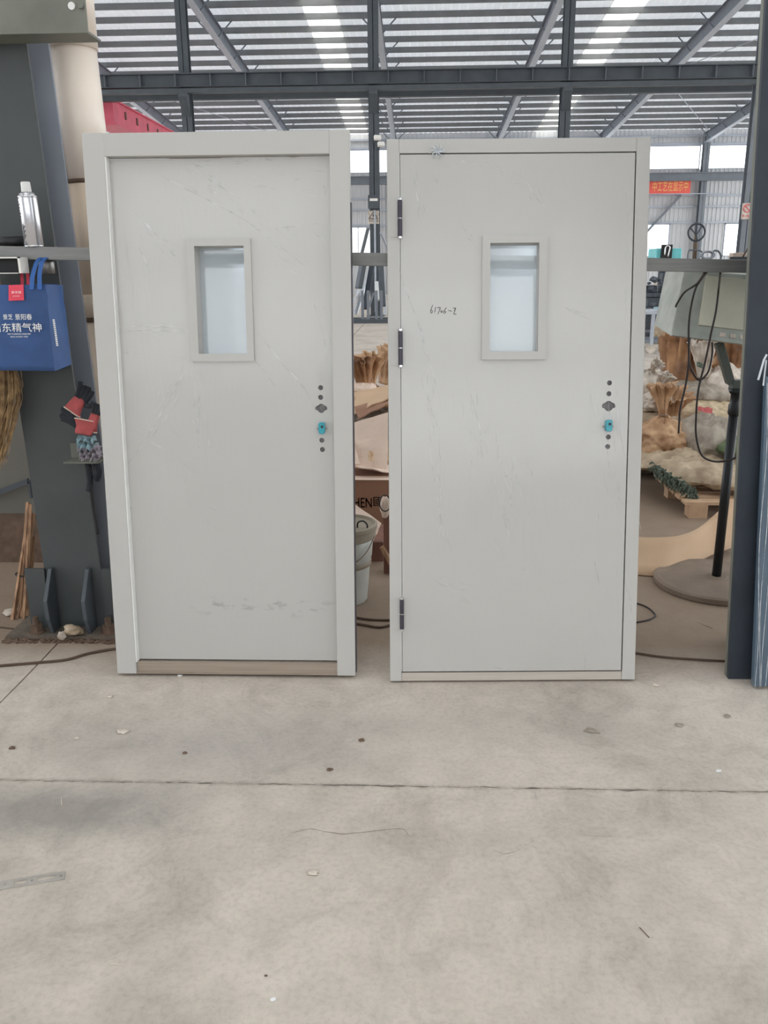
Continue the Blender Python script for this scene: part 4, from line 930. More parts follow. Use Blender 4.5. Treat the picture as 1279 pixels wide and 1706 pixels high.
bm = bmesh.new(); blob_mesh(bm, (at(100, 1025, 3.48).x, 3.47, .035), .018, .012, .02, 12, .5); tag(obj('paper_scrap', bm, 'sackwhite', smooth=True), 'small white scrap between the column base fins', 'litter')
# dirt fillet along the column foot
bm = bmesh.new()
for k_ in range(300):
    xx = random.uniform(-1.88, -1.34); yy_ = 3.47+.06*random.random()-abs(xx+1.6)*.05; blob_mesh(bm, (xx, yy_, .004), random.uniform(.003, .012), random.uniform(.003, .008), random.uniform(.003, .008), k_, .3, 1)
tag(obj('rubble', bm, 'rivet', kind='stuff'), 'loose dirt and wood shavings around the foot of the left column', 'dirt')
# work gloves on a small shelf bracket
gl_y = 3.5
shl = thing('shelf_bracket', 'small pale metal shelf bracket fixed to the left column under the gloves', 'bracket', (at(136, 768, 3.56).x, 3.56, at(136, 768, 3.56).z))
bm = bmesh.new(); box(bm, -.06, .09, -.05, .05, 0, .006); box(bm, -.06, .05, .04, .046, 0, .07); obj('plate', bm, 'olive', shl)
def cuff(name, lab, cat, px_, py_, w, h, rot, mat, inside=None, grp=None, dy=0, squash=.35):
    c_ = at(px_, py_, gl_y+dy); o = thing(name, lab, cat, c_, (radians(random.uniform(-25, 25)), radians(rot), 0), group=grp); bm = bmesh.new(); n_ = 24; rings = []
    for i in range(7):
        t_ = i/6; z_ = (t_-.5)*h; ring = []
        for k2 in range(n_):
            a = 2*pi*k2/n_; rr = w/2*(1+.12*sin(3*a+i*.5)+.1*noise.noise(Vector((cos(a), sin(a), t_*2+px_))))*(.75+.35*t_)
            ring.append(bm.verts.new((rr*cos(a), rr*squash*sin(a)*(1+.3*sin(2*a)), z_)))
        rings.append(ring)
    for A, B in zip(rings, rings[1:]):
        for k2 in range(n_): bm.faces.new((A[k2], A[(k2+1) % n_], B[(k2+1) % n_], B[k2]))
    ring_pts = [v.co.copy() for v in rings[-1]]
    bm.faces.new(rings[0][::-1]); q_ = obj('cuff', bm, mat, o, smooth=True); sm = q_.modifiers.new('s', 'SOLIDIFY'); sm.thickness = .004
    rim = bmesh.new(); tube(rim, ring_pts, .0028, 5, closed=True); obj('knit_rim', rim, 'card_pink', o, smooth=True); return o
GR = 'work gloves stuffed beside the left column'
g1 = cuff('work_glove', 'topmost work glove with faded red cuff and black fingers, beside the column', 'glove', 128, 675, .065, .07, -145, 'red_cloth', grp=GR)
g2 = cuff('work_glove', 'work glove with red cuff opening right, nearest the door frame', 'glove', 156, 702, .045, .085, 200, 'red_cloth', grp=GR, dy=-.02)
g3 = cuff('work_glove', 'flattened work glove with wavy red cuff lying on the stack', 'glove', 140, 712, .085, .06, 10, 'red_cloth', grp=GR, dy=-.03, squash=.3)
def glove_fingers(o, pts_list):
    for pts in pts_list:
        bm = bmesh.new(); pp_ = [Vector(p) for p in pts]; tube(bm, smooth_path(pp_, 4), .011, 8); obj('finger', bm, 'black_cloth', o, smooth=True)
glove_fingers(g1, [[(-.02+.013*k_, 0, -.03), (-.024+.016*k_, .0, -.06), (-.02+.02*k_, .005, -.085-.006*(k_ % 2))] for k_ in range(4)]+[[(-.03, 0, -.02), (-.05, -.01, -.03), (-.055, -.01, -.05)]])
glove_fingers(g3, [[(-.03, .0, .0), (-.07, 0, .015+.012*k_), (-.1-.008*(k_ % 2), .01, .02+.014*k_)] for k_ in range(4)])
glove_fingers(g2, [[(-.012+.01*k_, 0, -.035), (-.012+.013*k_, .0, -.06), (-.01+.014*k_, .005, -.075)] for k_ in range(3)])
def folded(name, lab, px_, py_, w, h, mat, loops, cat='rag', dy=-.02, rows_=3):
    c_ = at(px_, py_, gl_y+dy); bm = bmesh.new()
    for r__ in range(rows_):
        z_ = -h/2+h*r__/(max(1, rows_-1)); pts = [(-w/2+w*i/24, -.01+.014*sin(i*loops*.5+r__*2), z_+.008*sin(i*.9+r__*1.7)) for i in range(25)]
        prev = None
        for i, p in enumerate(pts):
            a = bm.verts.new((p[0], p[1]-.002, p[2]-h/rows_*.45)); b2 = bm.verts.new((p[0], p[1]+.012, p[2]+h/rows_*.45)); c2 = bm.verts.new((p[0], p[1]+.05, p[2]))
            if prev: bm.faces.new((prev[0], a, b2, prev[1])); bm.faces.new((prev[1], b2, c2, prev[2]))
            prev = (a, b2, c2)
    o = obj(name, bm, mat, smooth=True); o.location = c_; sm = o.modifiers.new('s', 'SOLIDIFY'); sm.thickness = .003
    return tag(o, lab, cat)
folded('rag', 'folded pale blue cloth under the red-cuffed gloves', 143, 739, .075, .03, 'teal_cloth', 1.3, rows_=2)
folded('rag', 'crumpled lilac-grey cloth lying on the small shelf bracket', 150, 754, .09, .045, 'lilac_cloth', 2.6)
for (pl, r_, mt_, lab) in (([(150, 775), (153, 830), (160, 870), (163, 890)], .008, 'black', 'black strap dangling behind the gloves down to the floor side'), ([(146, 772), (150, 800), (148, 818)], .014, 'black_cloth', 'dark limp glove hanging under the shelf bracket'), ([(158, 770), (164, 785), (160, 800)], .016, 'black_cloth', 'dark cloth lump hanging beside the door frame')):
    bm = bmesh.new(); tube(bm, smooth_path([at(a, b_, 3.55) for a, b_ in pl], 6), r_, 8); tag(obj('strap' if r_ < .01 else 'hanging_glove', bm, mt_, smooth=True), lab, 'strap' if r_ < .01 else 'glove')
q = at(178, 930, 4.0); cr_ = thing('plastic_crate', 'black plastic crate half hidden behind the first door frame', 'crate', (q.x+.1, 4.05, 0))
bm = bmesh.new(); z0_, z1_ = 0, at(178, 905, 4.0).z
box(bm, -.15, .2, 0, .01, z0_, z1_); box(bm, -.15, .2, .24, .25, z0_, z1_); box(bm, -.15, -.14, 0, .25, z0_, z1_); box(bm, .19, .2, 0, .25, z0_, z1_); box(bm, -.15, .2, 0, .25, 0, .01); obj('tub', bm, 'black', cr_)
bm = bmesh.new(); box(bm, -.16, .21, -.01, 0, z1_-.08, z1_-.065); obj('rim', bm, 'steel_blue', cr_)

# ================================================================== GAP BETWEEN THE DOORS
pb_ = atz(592, 1017); pc = thing('pail', 'grey pail with dusty lid and wire handle standing behind the doors', 'bucket', (-.365, 4.02, 0))
zrim = at(600, 880, 3.95).z
bm = bmesh.new(); lathe(bm, [(.105, 0), (.112, .01), (.13, zrim*.55), (.133, zrim*.58), (.138, zrim*.6), (.15, zrim-.01)], 40); obj('pail_body', bm, 'pail', pc, smooth=True)
bm = bmesh.new(); lathe(bm, [(.152, zrim-.065), (.158, zrim-.06), (.16, zrim-.02), (.166, zrim-.015), (.166, zrim+.004), (.155, zrim+.008), (.148, zrim-.006), (.0, zrim-.006)], 40, cap=False); obj('lid', bm, 'lid', pc, smooth=False)
bm = bmesh.new(); tube(bm, smooth_path([(.07, -.04, zrim-.006), (.075, -.045, zrim+.022), (.1, -.05, zrim+.03), (.118, -.05, zrim+.014), (.12, -.05, zrim-.006)], 5), .004, 8); obj('lid_handle', bm, 'black', pc, smooth=True)
bm = bmesh.new(); tube(bm, [(.158*cos(a), .158*sin(a), zrim-.05-.11*max(0, sin(pi*(a+2.6)/2.3))) for a in [(-2.6+2.3*i/20) for i in range(21)]], .0028, 6); obj('wire_handle', bm, 'castiron', pc)
bm = bmesh.new(); lathe(bm, [(.1285, zrim*.48), (.134, zrim*.49), (.1355, zrim*.55), (.132, zrim*.56)], 40, cap=False); obj('dirt_band', bm, 'lid', pc, smooth=True)
def sheet_board(name, lab, cat, pts4, th, mat, bend=0):
    bm = bmesh.new(); a, b_, c_, d_ = [Vector(p) for p in pts4]; nrm = (b_-a).cross(d_-a).normalized(); n_ = 10; rws = []
    for i in range(n_+1):
        r__ = []
        for j in range(n_+1):
            u_, v_ = j/n_, i/n_; p = a.lerp(b_, u_).lerp(d_.lerp(c_, u_), v_)+nrm*(bend*sin(pi*u_)*.5+noise.noise(Vector((u_*3, v_*3, a.x*9)))*.012); r__.append(bm.verts.new(p))
        rws.append(r__)
    for i in range(n_):
        for j in range(n_): bm.faces.new((rws[i][j], rws[i][j+1], rws[i+1][j+1], rws[i+1][j]))
    o = obj(name, bm, mat, smooth=False); sm = o.modifiers.new('s', 'SOLIDIFY'); sm.thickness = th; sm.offset = 0
    return tag(o, lab, cat)
bm = bmesh.new(); q = at(612, 940, 4.7); box(bm, -.6, at(640, 930, 4.7).x, 4.6, 4.95, 0, at(620, 903, 4.6).z); tag(obj('shadow_block', bm, 'wood_red', bevel=.005), 'added dark red-brown block where the floor lies in shadow, between pail and wooden upright', 'crate')  # block added under the pointed sheet; its dark tone paints the floor shadow
# brown carton lettered HEN..., on the floor
hb = thing('cardboard_box', 'brown carton with dark lettering on its side, behind the pail', 'box', (-.3, 5.25, 0))
zt_ = at(610, 800, 5.25).z
bm = bmesh.new(); box(bm, -.62, .36, 0, .55, 0, zt_); obj('carton', bm, 'card_brown', hb, bevel=.004)
bm = bmesh.new(); box(bm, -.62, .36, -.004, .1, zt_, zt_+.004); obj('top_flap', bm, 'card_pink', hb)
t_ = text('lettering', 'HEN', 1, 'ink', hb, XZ, .0005); q0, q1 = at(589, 846, 5.24), at(619, 830, 5.24); vs_ = t_.data.vertices; mnx, mxx = min(v.co.x for v in vs_), max(v.co.x for v in vs_); mnz, mxz = min(v.co.z for v in vs_), max(v.co.z for v in vs_)
for v in vs_: v.co = Vector((q0.x+.3+(v.co.x-mnx)/(mxx-mnx)*(q1.x-q0.x), -.002, q0.z+(v.co.z-mnz)/(mxz-mnz)*(q1.z-q0.z)))
t_ = text('lettering', '\u570b\u969b', .07, 'ink', hb, XZ, .0005); q0 = at(622, 844, 5.24)
mnx = min(v.co.x for v in t_.data.vertices); mnz = min(v.co.z for v in t_.data.vertices)
for v in t_.data.vertices: v.co = Vector((q0.x+.3+v.co.x-mnx, -.002, q0.z+v.co.z-mnz))
def PP(x, y, Y): q = at(x, y, Y); return (q.x, q.y, q.z)
sheet_board('cardboard_sheet', 'large pale cardboard flap standing in the gap on top of the brown carton', 'cardboard', [PP(560, 775, 5.5), PP(645, 787, 5.35), PP(646, 688, 5.65), PP(565, 712, 5.75)], .006, 'card_pink')
sheet_board('cardboard_sheet', 'narrow pale cardboard panel with a brown edge, left in the gap', 'cardboard', [PP(560, 772, 5.42), PP(600, 774, 5.36), PP(588, 735, 5.55), PP(560, 728, 5.6)], .006, 'card_pink')
sheet_board('cardboard_sheet', 'flattened cardboard lying on the brown carton in the gap', 'cardboard', [PP(590, 778, 5.3), PP(650, 787, 5.3), PP(655, 776, 5.6), PP(590, 770, 5.6)], .006, 'card_pink')
sheet_board('tape_label', 'small tan label on the pale cardboard flap', 'label', [PP(613, 766, 5.33), PP(623, 769, 5.32), PP(623, 752, 5.4), PP(613, 752, 5.41)], .002, 'card')
sheet_board('cardboard_sheet', 'pointed pale cardboard sheet leaning behind the pail lid', 'cardboard', [PP(570, 905, 4.5), PP(622, 900, 4.5), PP(635, 872, 4.6), PP(572, 826, 4.75)], .006, 'card_pink')
bxo = thing('kraft_carton', 'open brown carton tipped over under the sack in the gap', 'box')
sb = sheet_board('side', None, None, [PP(597, 698, 5.9), PP(640, 676, 6.0), PP(650, 660, 6.2), PP(590, 678, 6.1)], .008, 'card_brown'); sb.parent = bxo
sb = sheet_board('flap', None, None, [PP(590, 690, 6.0), PP(650, 662, 6.1), PP(655, 640, 6.5), PP(585, 655, 6.5)], .008, 'card'); sb.parent = bxo
pst = thing('wooden_stand', 'dark red-brown wooden upright with a splayed foot behind the second door', 'wood stand', (at(645, 978, 4.36).x, 4.4, 0))
bm = bmesh.new(); box(bm, -.02, .06, 0, .07, 0, at(645, 860, 4.4).z); obj('block', bm, 'wood_red', pst)
bm = bmesh.new(); box(bm, .012, .05, .03, .06, at(645, 860, 4.4).z, at(645, 722, 4.4).z); obj('upright', bm, 'wood_red', pst)
bm = bmesh.new(); beam(bm, (-.03, -.01, .16), (.06, -.03, .0), .03, .02); obj('brace', bm, 'wood', pst)
q = at(641, 850, 4.35); hk = thing('paper_bag', 'pale bag with dark wire loop hanging on the wooden upright', 'bag', (q.x, 4.405, q.z))
bm = bmesh.new(); blob_mesh(bm, (0, 0, 0), .028, .02, .06, 5, .25); obj('bag_body', bm, 'card_pink', hk, smooth=True)
bm = bmesh.new(); tube(bm, [(.0+.03*cos(a*pi/8), -.025, .03+.045*sin(a*pi/8)) for a in range(16)], .003, 6, closed=True); obj('wire_loop', bm, 'black', hk, smooth=True)
for i, (pts, lab) in enumerate((([(560, 1020), (600, 1030), (640, 1033), (700, 1030)], 'dark cable lying behind the doors, upper of the two near the pail'), ([(560, 1034), (600, 1040), (632, 1045), (660, 1040), (720, 1040)], 'dark cable lying behind the doors, lower of the two near the pail'))):
    bm = bmesh.new(); tube(bm, smooth_path([atz(a, b_, .006) for a, b_ in pts], 8), .006, 8); tag(obj('floor_cable', bm, 'floorcable', smooth=True), lab, 'cable')

# ================================================================== SACKS
def sack(px_, py_, Y, w, d, h, rot, mat, lab, seed, tilt=(0, 0), z=None, name='sack', amp=.3, grp='pile of sacks behind the doors', plump=.45):
    """pillow-shaped sack; px,py = centre in the photograph at depth Y; w,d,h in metres."""
    c_ = at(px_, py_, Y)
    if z is not None: c_.z = z
    bm = bmesh.new(); n_, m2 = 56, 44; R_2 = []
    def P(u_, v_, s_):
        k1 = max(0, 1-abs(u_)**3.2)**plump; k2 = max(0, 1-abs(v_)**3)**plump
        q = Vector((u_*w/2*(1-.06*abs(v_)**3), v_*d/2*(1-.08*abs(u_)**3), s_*h/2*k1*k2*(1 if s_ > 0 else .7)))
        nn = noise.noise(Vector((u_*2.2, v_*2.2, seed+s_)))*.35
        for k9, a9 in ((2.6, .55), (5.5, .3), (11, .16)):
            nn += a9*(.22-abs(noise.noise(Vector((u_*k9*w*1.6+seed*3, v_*k9*d*1.6, seed+s_*2)))))*1.3
        q.z += nn*h*amp*(k1*k2)**.5; q.x += noise.noise(Vector((v_*4, seed, s_)))*w*.02; q.y += noise.noise(Vector((u_*5, seed+9, s_)))*d*.03
        return q
    for s_ in (1, -1):
        G = [[bm.verts.new(P(-1+2*i/n_, -1+2*j/m2, s_)) for j in range(m2+1)] for i in range(n_+1)]
        for i in range(n_):
            for j in range(m2):
                f_ = (G[i][j], G[i+1][j], G[i+1][j+1], G[i][j+1]); bm.faces.new(f_ if s_ > 0 else f_[::-1])
    bmesh.ops.remove_doubles(bm, verts=bm.verts, dist=.0008)
    o = obj(name, bm, mat, smooth=True); o.location = c_; o.rotation_euler = (radians(tilt[0]), radians(tilt[1]), radians(rot))
    return tag(o, lab, 'sack', grp)
def ruffle(parent_, base, top_, r0, r1, mat, seed, n_=96, name='ruffled_mouth', amp=.35):
    base, top_ = Vector(base), Vector(top_); d_ = (top_-base); L_ = d_.length; d_.normalize(); s_ = d_.cross(Vector((0, 1, 0))).normalized(); t_ = s_.cross(d_); bm = bmesh.new(); rings = []
    for i in range(17):
        f_ = i/16; r__ = r0+(r1-r0)*f_**1.6; ring = []
        for k2 in range(n_):
            a = 2*pi*k2/n_; w_ = 1+amp*f_*(abs(sin(a*4.5+seed))*1.2-.6)+amp*.5*f_*sin(a*13+seed*2)+amp*.8*f_*noise.noise(Vector((cos(a)*2.5+seed, sin(a)*2.5, f_*2)))+amp*1.6*f_*(.2-abs(noise.noise(Vector((cos(a)*5+seed, sin(a)*5, f_*4)))))
            ring.append(bm.verts.new(base+d_*(L_*f_*(1+.25*noise.noise(Vector((cos(a)*2, sin(a)*2, seed)))))+(s_*cos(a)+t_*sin(a))*r__*w_))
        rings.append(ring)
    for A, B in zip(rings, rings[1:]):
        for k2 in range(n_): bm.faces.new((A[k2], A[(k2+1) % n_], B[(k2+1) % n_], B[k2]))
    o = obj(name, bm, mat, parent_, smooth=True); sm = o.modifiers.new('s', 'SOLIDIFY'); sm.thickness = .003; return o
def tied_sack(px_, py_, Y, w, d, h, mat, lab, seed, neck, r1=.12, name='tied_sack', lean=(0, 0)):
    c_ = at(px_, py_, Y); o = thing(name, lab, 'sack', c_, group='pile of sacks behind the doors')
    bm = bmesh.new(); tmp = bmesh.new(); bmesh.ops.create_icosphere(tmp, subdivisions=5, radius=1)
    for v in tmp.verts:
        q = v.co.copy(); pull = max(0, q.z-.35)/.65; rr_ = 1-.75*pull**1.5
        wr = 1+.14*noise.noise(q*2.2+Vector((seed, 0, 0)))+.22*(.2-abs(noise.noise(q*3+Vector((0, seed, 0)))))+.13*(.2-abs(noise.noise(q*7+Vector((0, seed, 4)))))-.07*abs(sin(atan2(q.y, q.x)*7+seed))*max(0, q.z+.2)
        v.co = Vector((q.x*w/2*rr_*wr, q.y*d/2*rr_*wr, max(-.75, q.z*wr)*h/2))
    me = bpy.data.meshes.new('t'); tmp.to_mesh(me); tmp.free(); bm.from_mesh(me); obj('sack_body', bm, mat, o, smooth=True)
    b_ = Vector((lean[0]*.2, 0, h/2*.9)); ruffle(o, b_, b_+Vector((lean[0], lean[1], neck)), .025, r1, mat, seed)
    bm = bmesh.new(); tube(bm, [b_+Vector((.03*cos(a*pi/6), .03*sin(a*pi/6), .012)) for a in range(12)], .005, 6, closed=True); obj('string', bm, 'castiron', o)
    return o
# pallet with the front sack
pal = thing('pallet', 'wooden pallet under the green-edged sack, right', 'pallet', (1.80, 5.5, 0))
for i in range(3):
    for j in range(2):
        bm = bmesh.new(); box(bm, i*.45, i*.45+.12, j*.5, j*.5+.1, 0, .09); obj('block', bm, 'pallet', pal)
for j in range(5):
    bm = bmesh.new(); box(bm, -.03, 1.1, j*.14, j*.14+.1, .09, .11); obj('slat', bm, 'pallet', pal)
sack(1180, 805, 5.95, .78, .62, .17, -14, 'sackbeige', 'big flat beige sack with dark green fringe, lowest at the front right', 1, (4, 3), z=.215)
bm = bmesh.new()
for k_ in range(260):
    t_ = random.random(); p = Vector(PP(1084+t_*76, 780+t_*50+random.uniform(-12, 4), 5.70-t_*.1))
    q = p+Vector((random.uniform(-.03, .03), random.uniform(-.03, .02), random.uniform(-.05, .0))); m_ = (p+q)/2+Vector((random.uniform(-.02, .02), -.01, .012)); tube(bm, [p, m_, q], [.003, .008, .002], 4)
tag(obj('sack_fringe', bm, 'greenfringe', smooth=False, kind='stuff'), 'dark green frayed netting along the front edge of the lowest sack', 'fringe')
sack(1110, 778, 6.25, .62, .6, .16, 8, 'sackbeige', 'flat beige sack low at the left of the right-hand pile', 2, (0, -4), z=.26)
sack(1238, 783, 6.15, .55, .5, .13, 10, 'sackgreen', 'flat green sack behind the black pole', 3, z=.36)
sack(1215, 833, 6.0, .5, .4, .12, 20, 'sackgreen', 'green sack edge below the big flat beige sack, right', 31, z=.2)
tied_sack(1102, 732, 6.3, .46, .4, .38, 'kraft', 'round crumpled light-brown sack tied at its neck, beside the second door', 4, .24, .085, lean=(-.03, 0))
sack(1188, 742, 6.3, .6, .45, .36, 22, 'sackgrey', 'plump grey sack with creases in the middle of the right pile', 5, (6, 14), amp=.45)
sack(1205, 710, 6.75, .62, .35, .14, 12, 'sackred', 'sack with faded red stripes above the plump grey sack', 6, (4, -6), amp=.4)
sack(1150, 700, 6.9, .5, .4, .16, -6, 'card_brown', 'brown shaded sack edge behind the tied sack', 7, (0, 0))
sack(1178, 678, 6.95, .68, .5, .13, -8, 'sackpattern', 'yellowish printed sack with a red patch, laid across the right pile', 8, (14, 4))
sheet_board('red_patch', 'red printed patch on the yellowish sack', 'print', [PP(1162, 684, 6.62), PP(1188, 693, 6.6), PP(1186, 681, 6.72), PP(1163, 677, 6.74)], .003, 'red_cloth')
sack(1165, 655, 7.1, .55, .4, .15, 5, 'sackgrey', 'thin grey folded sack above the yellowish printed sack', 9, (6, 3))
sack(1205, 640, 7.2, .36, .35, .26, 30, 'sackwhite', 'whitish ribbed sack behind the bracket arm', 10, (0, -18), amp=.35)
tied_sack(1092, 668, 6.9, .3, .26, .2, 'sackwhite', 'small pale sack with red print and splayed neck, beside the second door', 11, .13, .07, lean=(.05, -.03))
tied_sack(1083, 645, 7.2, .34, .3, .3, 'sackwhite', 'crumpled whitish sack topmost beside the second door', 12, .07, .05, lean=(.03, -.05))
def open_sack(px_, py_, Y, r0, r1, h, lean, mat, lab, seed, name='open_sack'):
    c_ = at(px_, py_, Y); o = thing(name, lab, 'sack', c_, group='pile of sacks behind the doors'); ruffle(o, (0, 0, 0), (lean[0], lean[1], h), r0, r1, mat, seed, 96, 'paper_wall', .3); return o
open_sack(1136, 650, 7.4, .16, .22, .42, (.06, .1), 'kraft2', 'brown paper sack standing open behind the wheel cables', 13)
open_sack(1172, 628, 7.2, .05, .10, .30, (-.03, 0), 'sackwhite', 'upright white sack with green marks between the cables', 14)
open_sack(1225, 622, 7.5, .12, .2, .3, (.08, .05), 'kraft2', 'brown paper sack peak at the right beside the column', 15)
open_sack(1118, 700, 6.8, .05, .14, .22, (-.02, -.05), 'kraft', 'torn brown paper sack mouth in the middle left of the right pile', 16)
open_sack(1195, 612, 8.0, .15, .16, .3, (.03, .05), 'kraft', 'brown sack behind the bracket arm', 17)
sheet_board('green_mark', 'green printed mark on the upright white sack', 'print', [PP(1160, 610, 7.05), PP(1170, 614, 7.05), PP(1171, 606, 7.05), PP(1161, 602, 7.05)], .003, 'greenfringe')
# under-pile so that nothing hangs in the air
for i, (x_, y_, w, d, h, z_, mt_, lab) in enumerate([(2.15, 6.85, 1.2, .6, .26, .12, 'sackgrey', 'grey sack at the bottom of the right pile, front'), (2.2, 7.6, 1.3, .75, .28, .13, 'sackbeige', 'beige sack at the bottom of the right pile, back'),
        (2.15, 6.95, 1.1, .55, .24, .37, 'sackbeige', 'beige sack in the second layer of the right pile'), (2.2, 7.65, 1.2, .7, .26, .4, 'kraft', 'kraft sack in the second layer of the right pile, back'), (2.1, 7.6, 1.0, .6, .2, .63, 'sackgrey', 'grey sack in the third layer of the right pile')]):
    o = sack(640, 700, 6, w, d, h, 3*i, mt_, lab, 20+i); o.location = (x_, y_, z_)
# sacks seen through the gap
tied_sack(622, 690, 6.9, .6, .45, .5, 'kraft', 'brown sack with deep folds in the gap between the doors', 40, .26, .13, lean=(-.02, 0))
open_sack(607, 645, 6.7, .05, .10, .22, (-.03, .0), 'kraft2', 'open-mouthed brown paper sack at the left of the gap', 41)
open_sack(650, 640, 7.4, .1, .13, .3, (.05, .0), 'kraft', 'pale kraft sack peak behind the second door frame', 42)
sack(605, 668, 6.5, .5, .4, .12, 15, 'kraft', 'flattened kraft sack in the gap above the tipped carton', 43)
sack(595, 648, 6.7, .3, .3, .1, 0, 'card_pink', 'pale pink-grey sack corner at the left of the gap', 44)
for i, (x_, y_, w, d, h, z_, mt_) in enumerate([(-.25, 6.7, 1.2, .9, .35, .16, 'kraft'), (-.2, 6.8, 1.1, .8, .3, .42, 'sackgrey')]):
    o = sack(640, 700, 6, w, d, h, 4*i, mt_, ('kraft sack at the bottom of the gap pile', 'grey sack in the second layer of the gap pile')[i], 50+i); o.location = (x_, y_, z_)
# ================================================================== RIGHT SIDE
# curved cardboard sheet standing on edge/lying
bm = bmesh.new(); upper = [(1045, 893), (1062, 895), (1090, 896), (1120, 894), (1145, 888), (1165, 878), (1185, 862), (1205, 845), (1228, 828)]
lower = [(1045, 955), (1062, 958), (1085, 960), (1108, 960), (1128, 952), (1160, 938), (1185, 925), (1205, 918), (1228, 909)]
lo = smooth_path([atz(*p, .004+max(0, (i-4))*.012) for i, p in enumerate(lower)], 4)
upq = []
for i, p in enumerate(upper):
    b_ = atz(*lower[i], .004); upq.append(at(p[0], p[1], b_.y+.22))
hi = smooth_path(upq, 4); prev = None
for a, b_ in zip(lo, hi):
    col_ = [bm.verts.new(a.lerp(b_, t_)+Vector((0, .03*sin(pi*t_), 0))) for t_ in [0, .25, .5, .75, 1]]
    if prev:
        for k_ in range(4): bm.faces.new((prev[k_], col_[k_], col_[k_+1], prev[k_+1]))
    prev = col_
o = obj('cardboard_sheet', bm, 'card', smooth=True); sm = o.modifiers.new('s', 'SOLIDIFY'); sm.thickness = .005
tag(o, 'long curved tan cardboard sheet on the floor behind the round stand base', 'cardboard')
# pedestal stand and cabinet
bx_, by_ = 1.57, 4.27
st = thing('pedestal_stand', 'black pole stand with dusty round base carrying the tilted cabinet', 'stand', (bx_, by_, 0))
bm = bmesh.new(); lathe(bm, [(.31, 0), (.315, .006), (.315, .03), (.30, .038), (.06, .045), (.05, .05)], 56); obj('base_disc', bm, 'castiron', st, smooth=False)
zp = at(1225, 650, by_).z; zy = at(1215, 640, by_).z
bm = bmesh.new(); ZJ = at(1224, 688, by_).z; lathe(bm, [(.0235, .04), (.0235, ZJ)], 24); obj('pole', bm, 'pole', st, smooth=True)
bm = bmesh.new(); lathe(bm, [(.026, ZJ-.01), (.03, ZJ), (.03, ZJ+.04), (.024, ZJ+.05), (.024, zy-.05), (.03, zy-.045), (.04, zy-.02)], 24); obj('swivel_joint', bm, 'pole', st, smooth=True)
def SP(x, y, Y): q = at(x, y, Y); return (q.x-bx_, q.y-by_, q.z)
bm = bmesh.new(); box(bm, -.03, .13, -.03, .03, zy-.02, zy+.02); obj('yoke', bm, 'bracket', st, bevel=.003)
for (a, b_) in (((1216, 638), (1197, 572)), ((1262, 638), (1275, 572))):
    bm = bmesh.new(); beam(bm, SP(*a, by_), SP(*b_, by_-.02), .035, .05, (0, 1, 0)); obj('arm', bm, 'bracket', st, bevel=.002)
cb = thing('control_cabinet', 'tilted olive-grey metal cabinet under the bar at right, on the pole stand', 'cabinet')
fl = [Vector(PP(1117, 560, 4.1)), Vector(PP(1290, 582, 4.1)), Vector(PP(1292, 462, 4.22)), Vector(PP(1140, 448, 4.22))]
dvec = Vector((.0, .3, .03))
bm = bmesh.new(); hexa(bm, [fl[0], fl[1], fl[1]+dvec, fl[0]+dvec, fl[3], fl[2], fl[2]+dvec, fl[3]+dvec]); obj('cabinet_body', bm, 'box_edge', cb, bevel=.004)
def inner(u_, v_, off): 
    a = fl[0].lerp(fl[1], u_); b_ = fl[3].lerp(fl[2], u_); nrm = (fl[1]-fl[0]).cross(fl[3]-fl[0]).normalized()
    return a.lerp(b_, v_)+nrm*off
def panel(nm, u0, u1, v0, v1, o0, o1, mt_):
    bm = bmesh.new(); hexa(bm, [inner(u0, v0, o1), inner(u1, v0, o1), inner(u1, v0, o0), inner(u0, v0, o0), inner(u0, v1, o1), inner(u1, v1, o1), inner(u1, v1, o0), inner(u0, v1, o0)]); return obj(nm, bm, mt_, cb, bevel=.002)
sgn = 1 if (fl[1]-fl[0]).cross(fl[3]-fl[0]).y < 0 else -1
panel('front_panel', .24, 1.0, .2, .92, 0, sgn*.012, 'box_paint'); panel('lower_rim', .0, 1, .0, .05, 0, sgn*.014, 'box_edge')
for k_ in range(3): panel('scratch', .46+k_*.1, .52+k_*.1, .08, .14, sgn*.0005, sgn*.003, 'sackwhite')
tr_ = thing('tool_tray', 'dark flat tray with clutter on top of the tilted cabinet', 'tray', (1.62, 3.9, at(1200, 429, 3.8).z-.01))
bm = bmesh.new(); box(bm, -.32, .4, -.14, .3, -.012, .0); box(bm, -.32, .4, -.14, -.13, 0, .012); obj('tray_plate', bm, 'steel', tr_)
tz = tr_.location.z
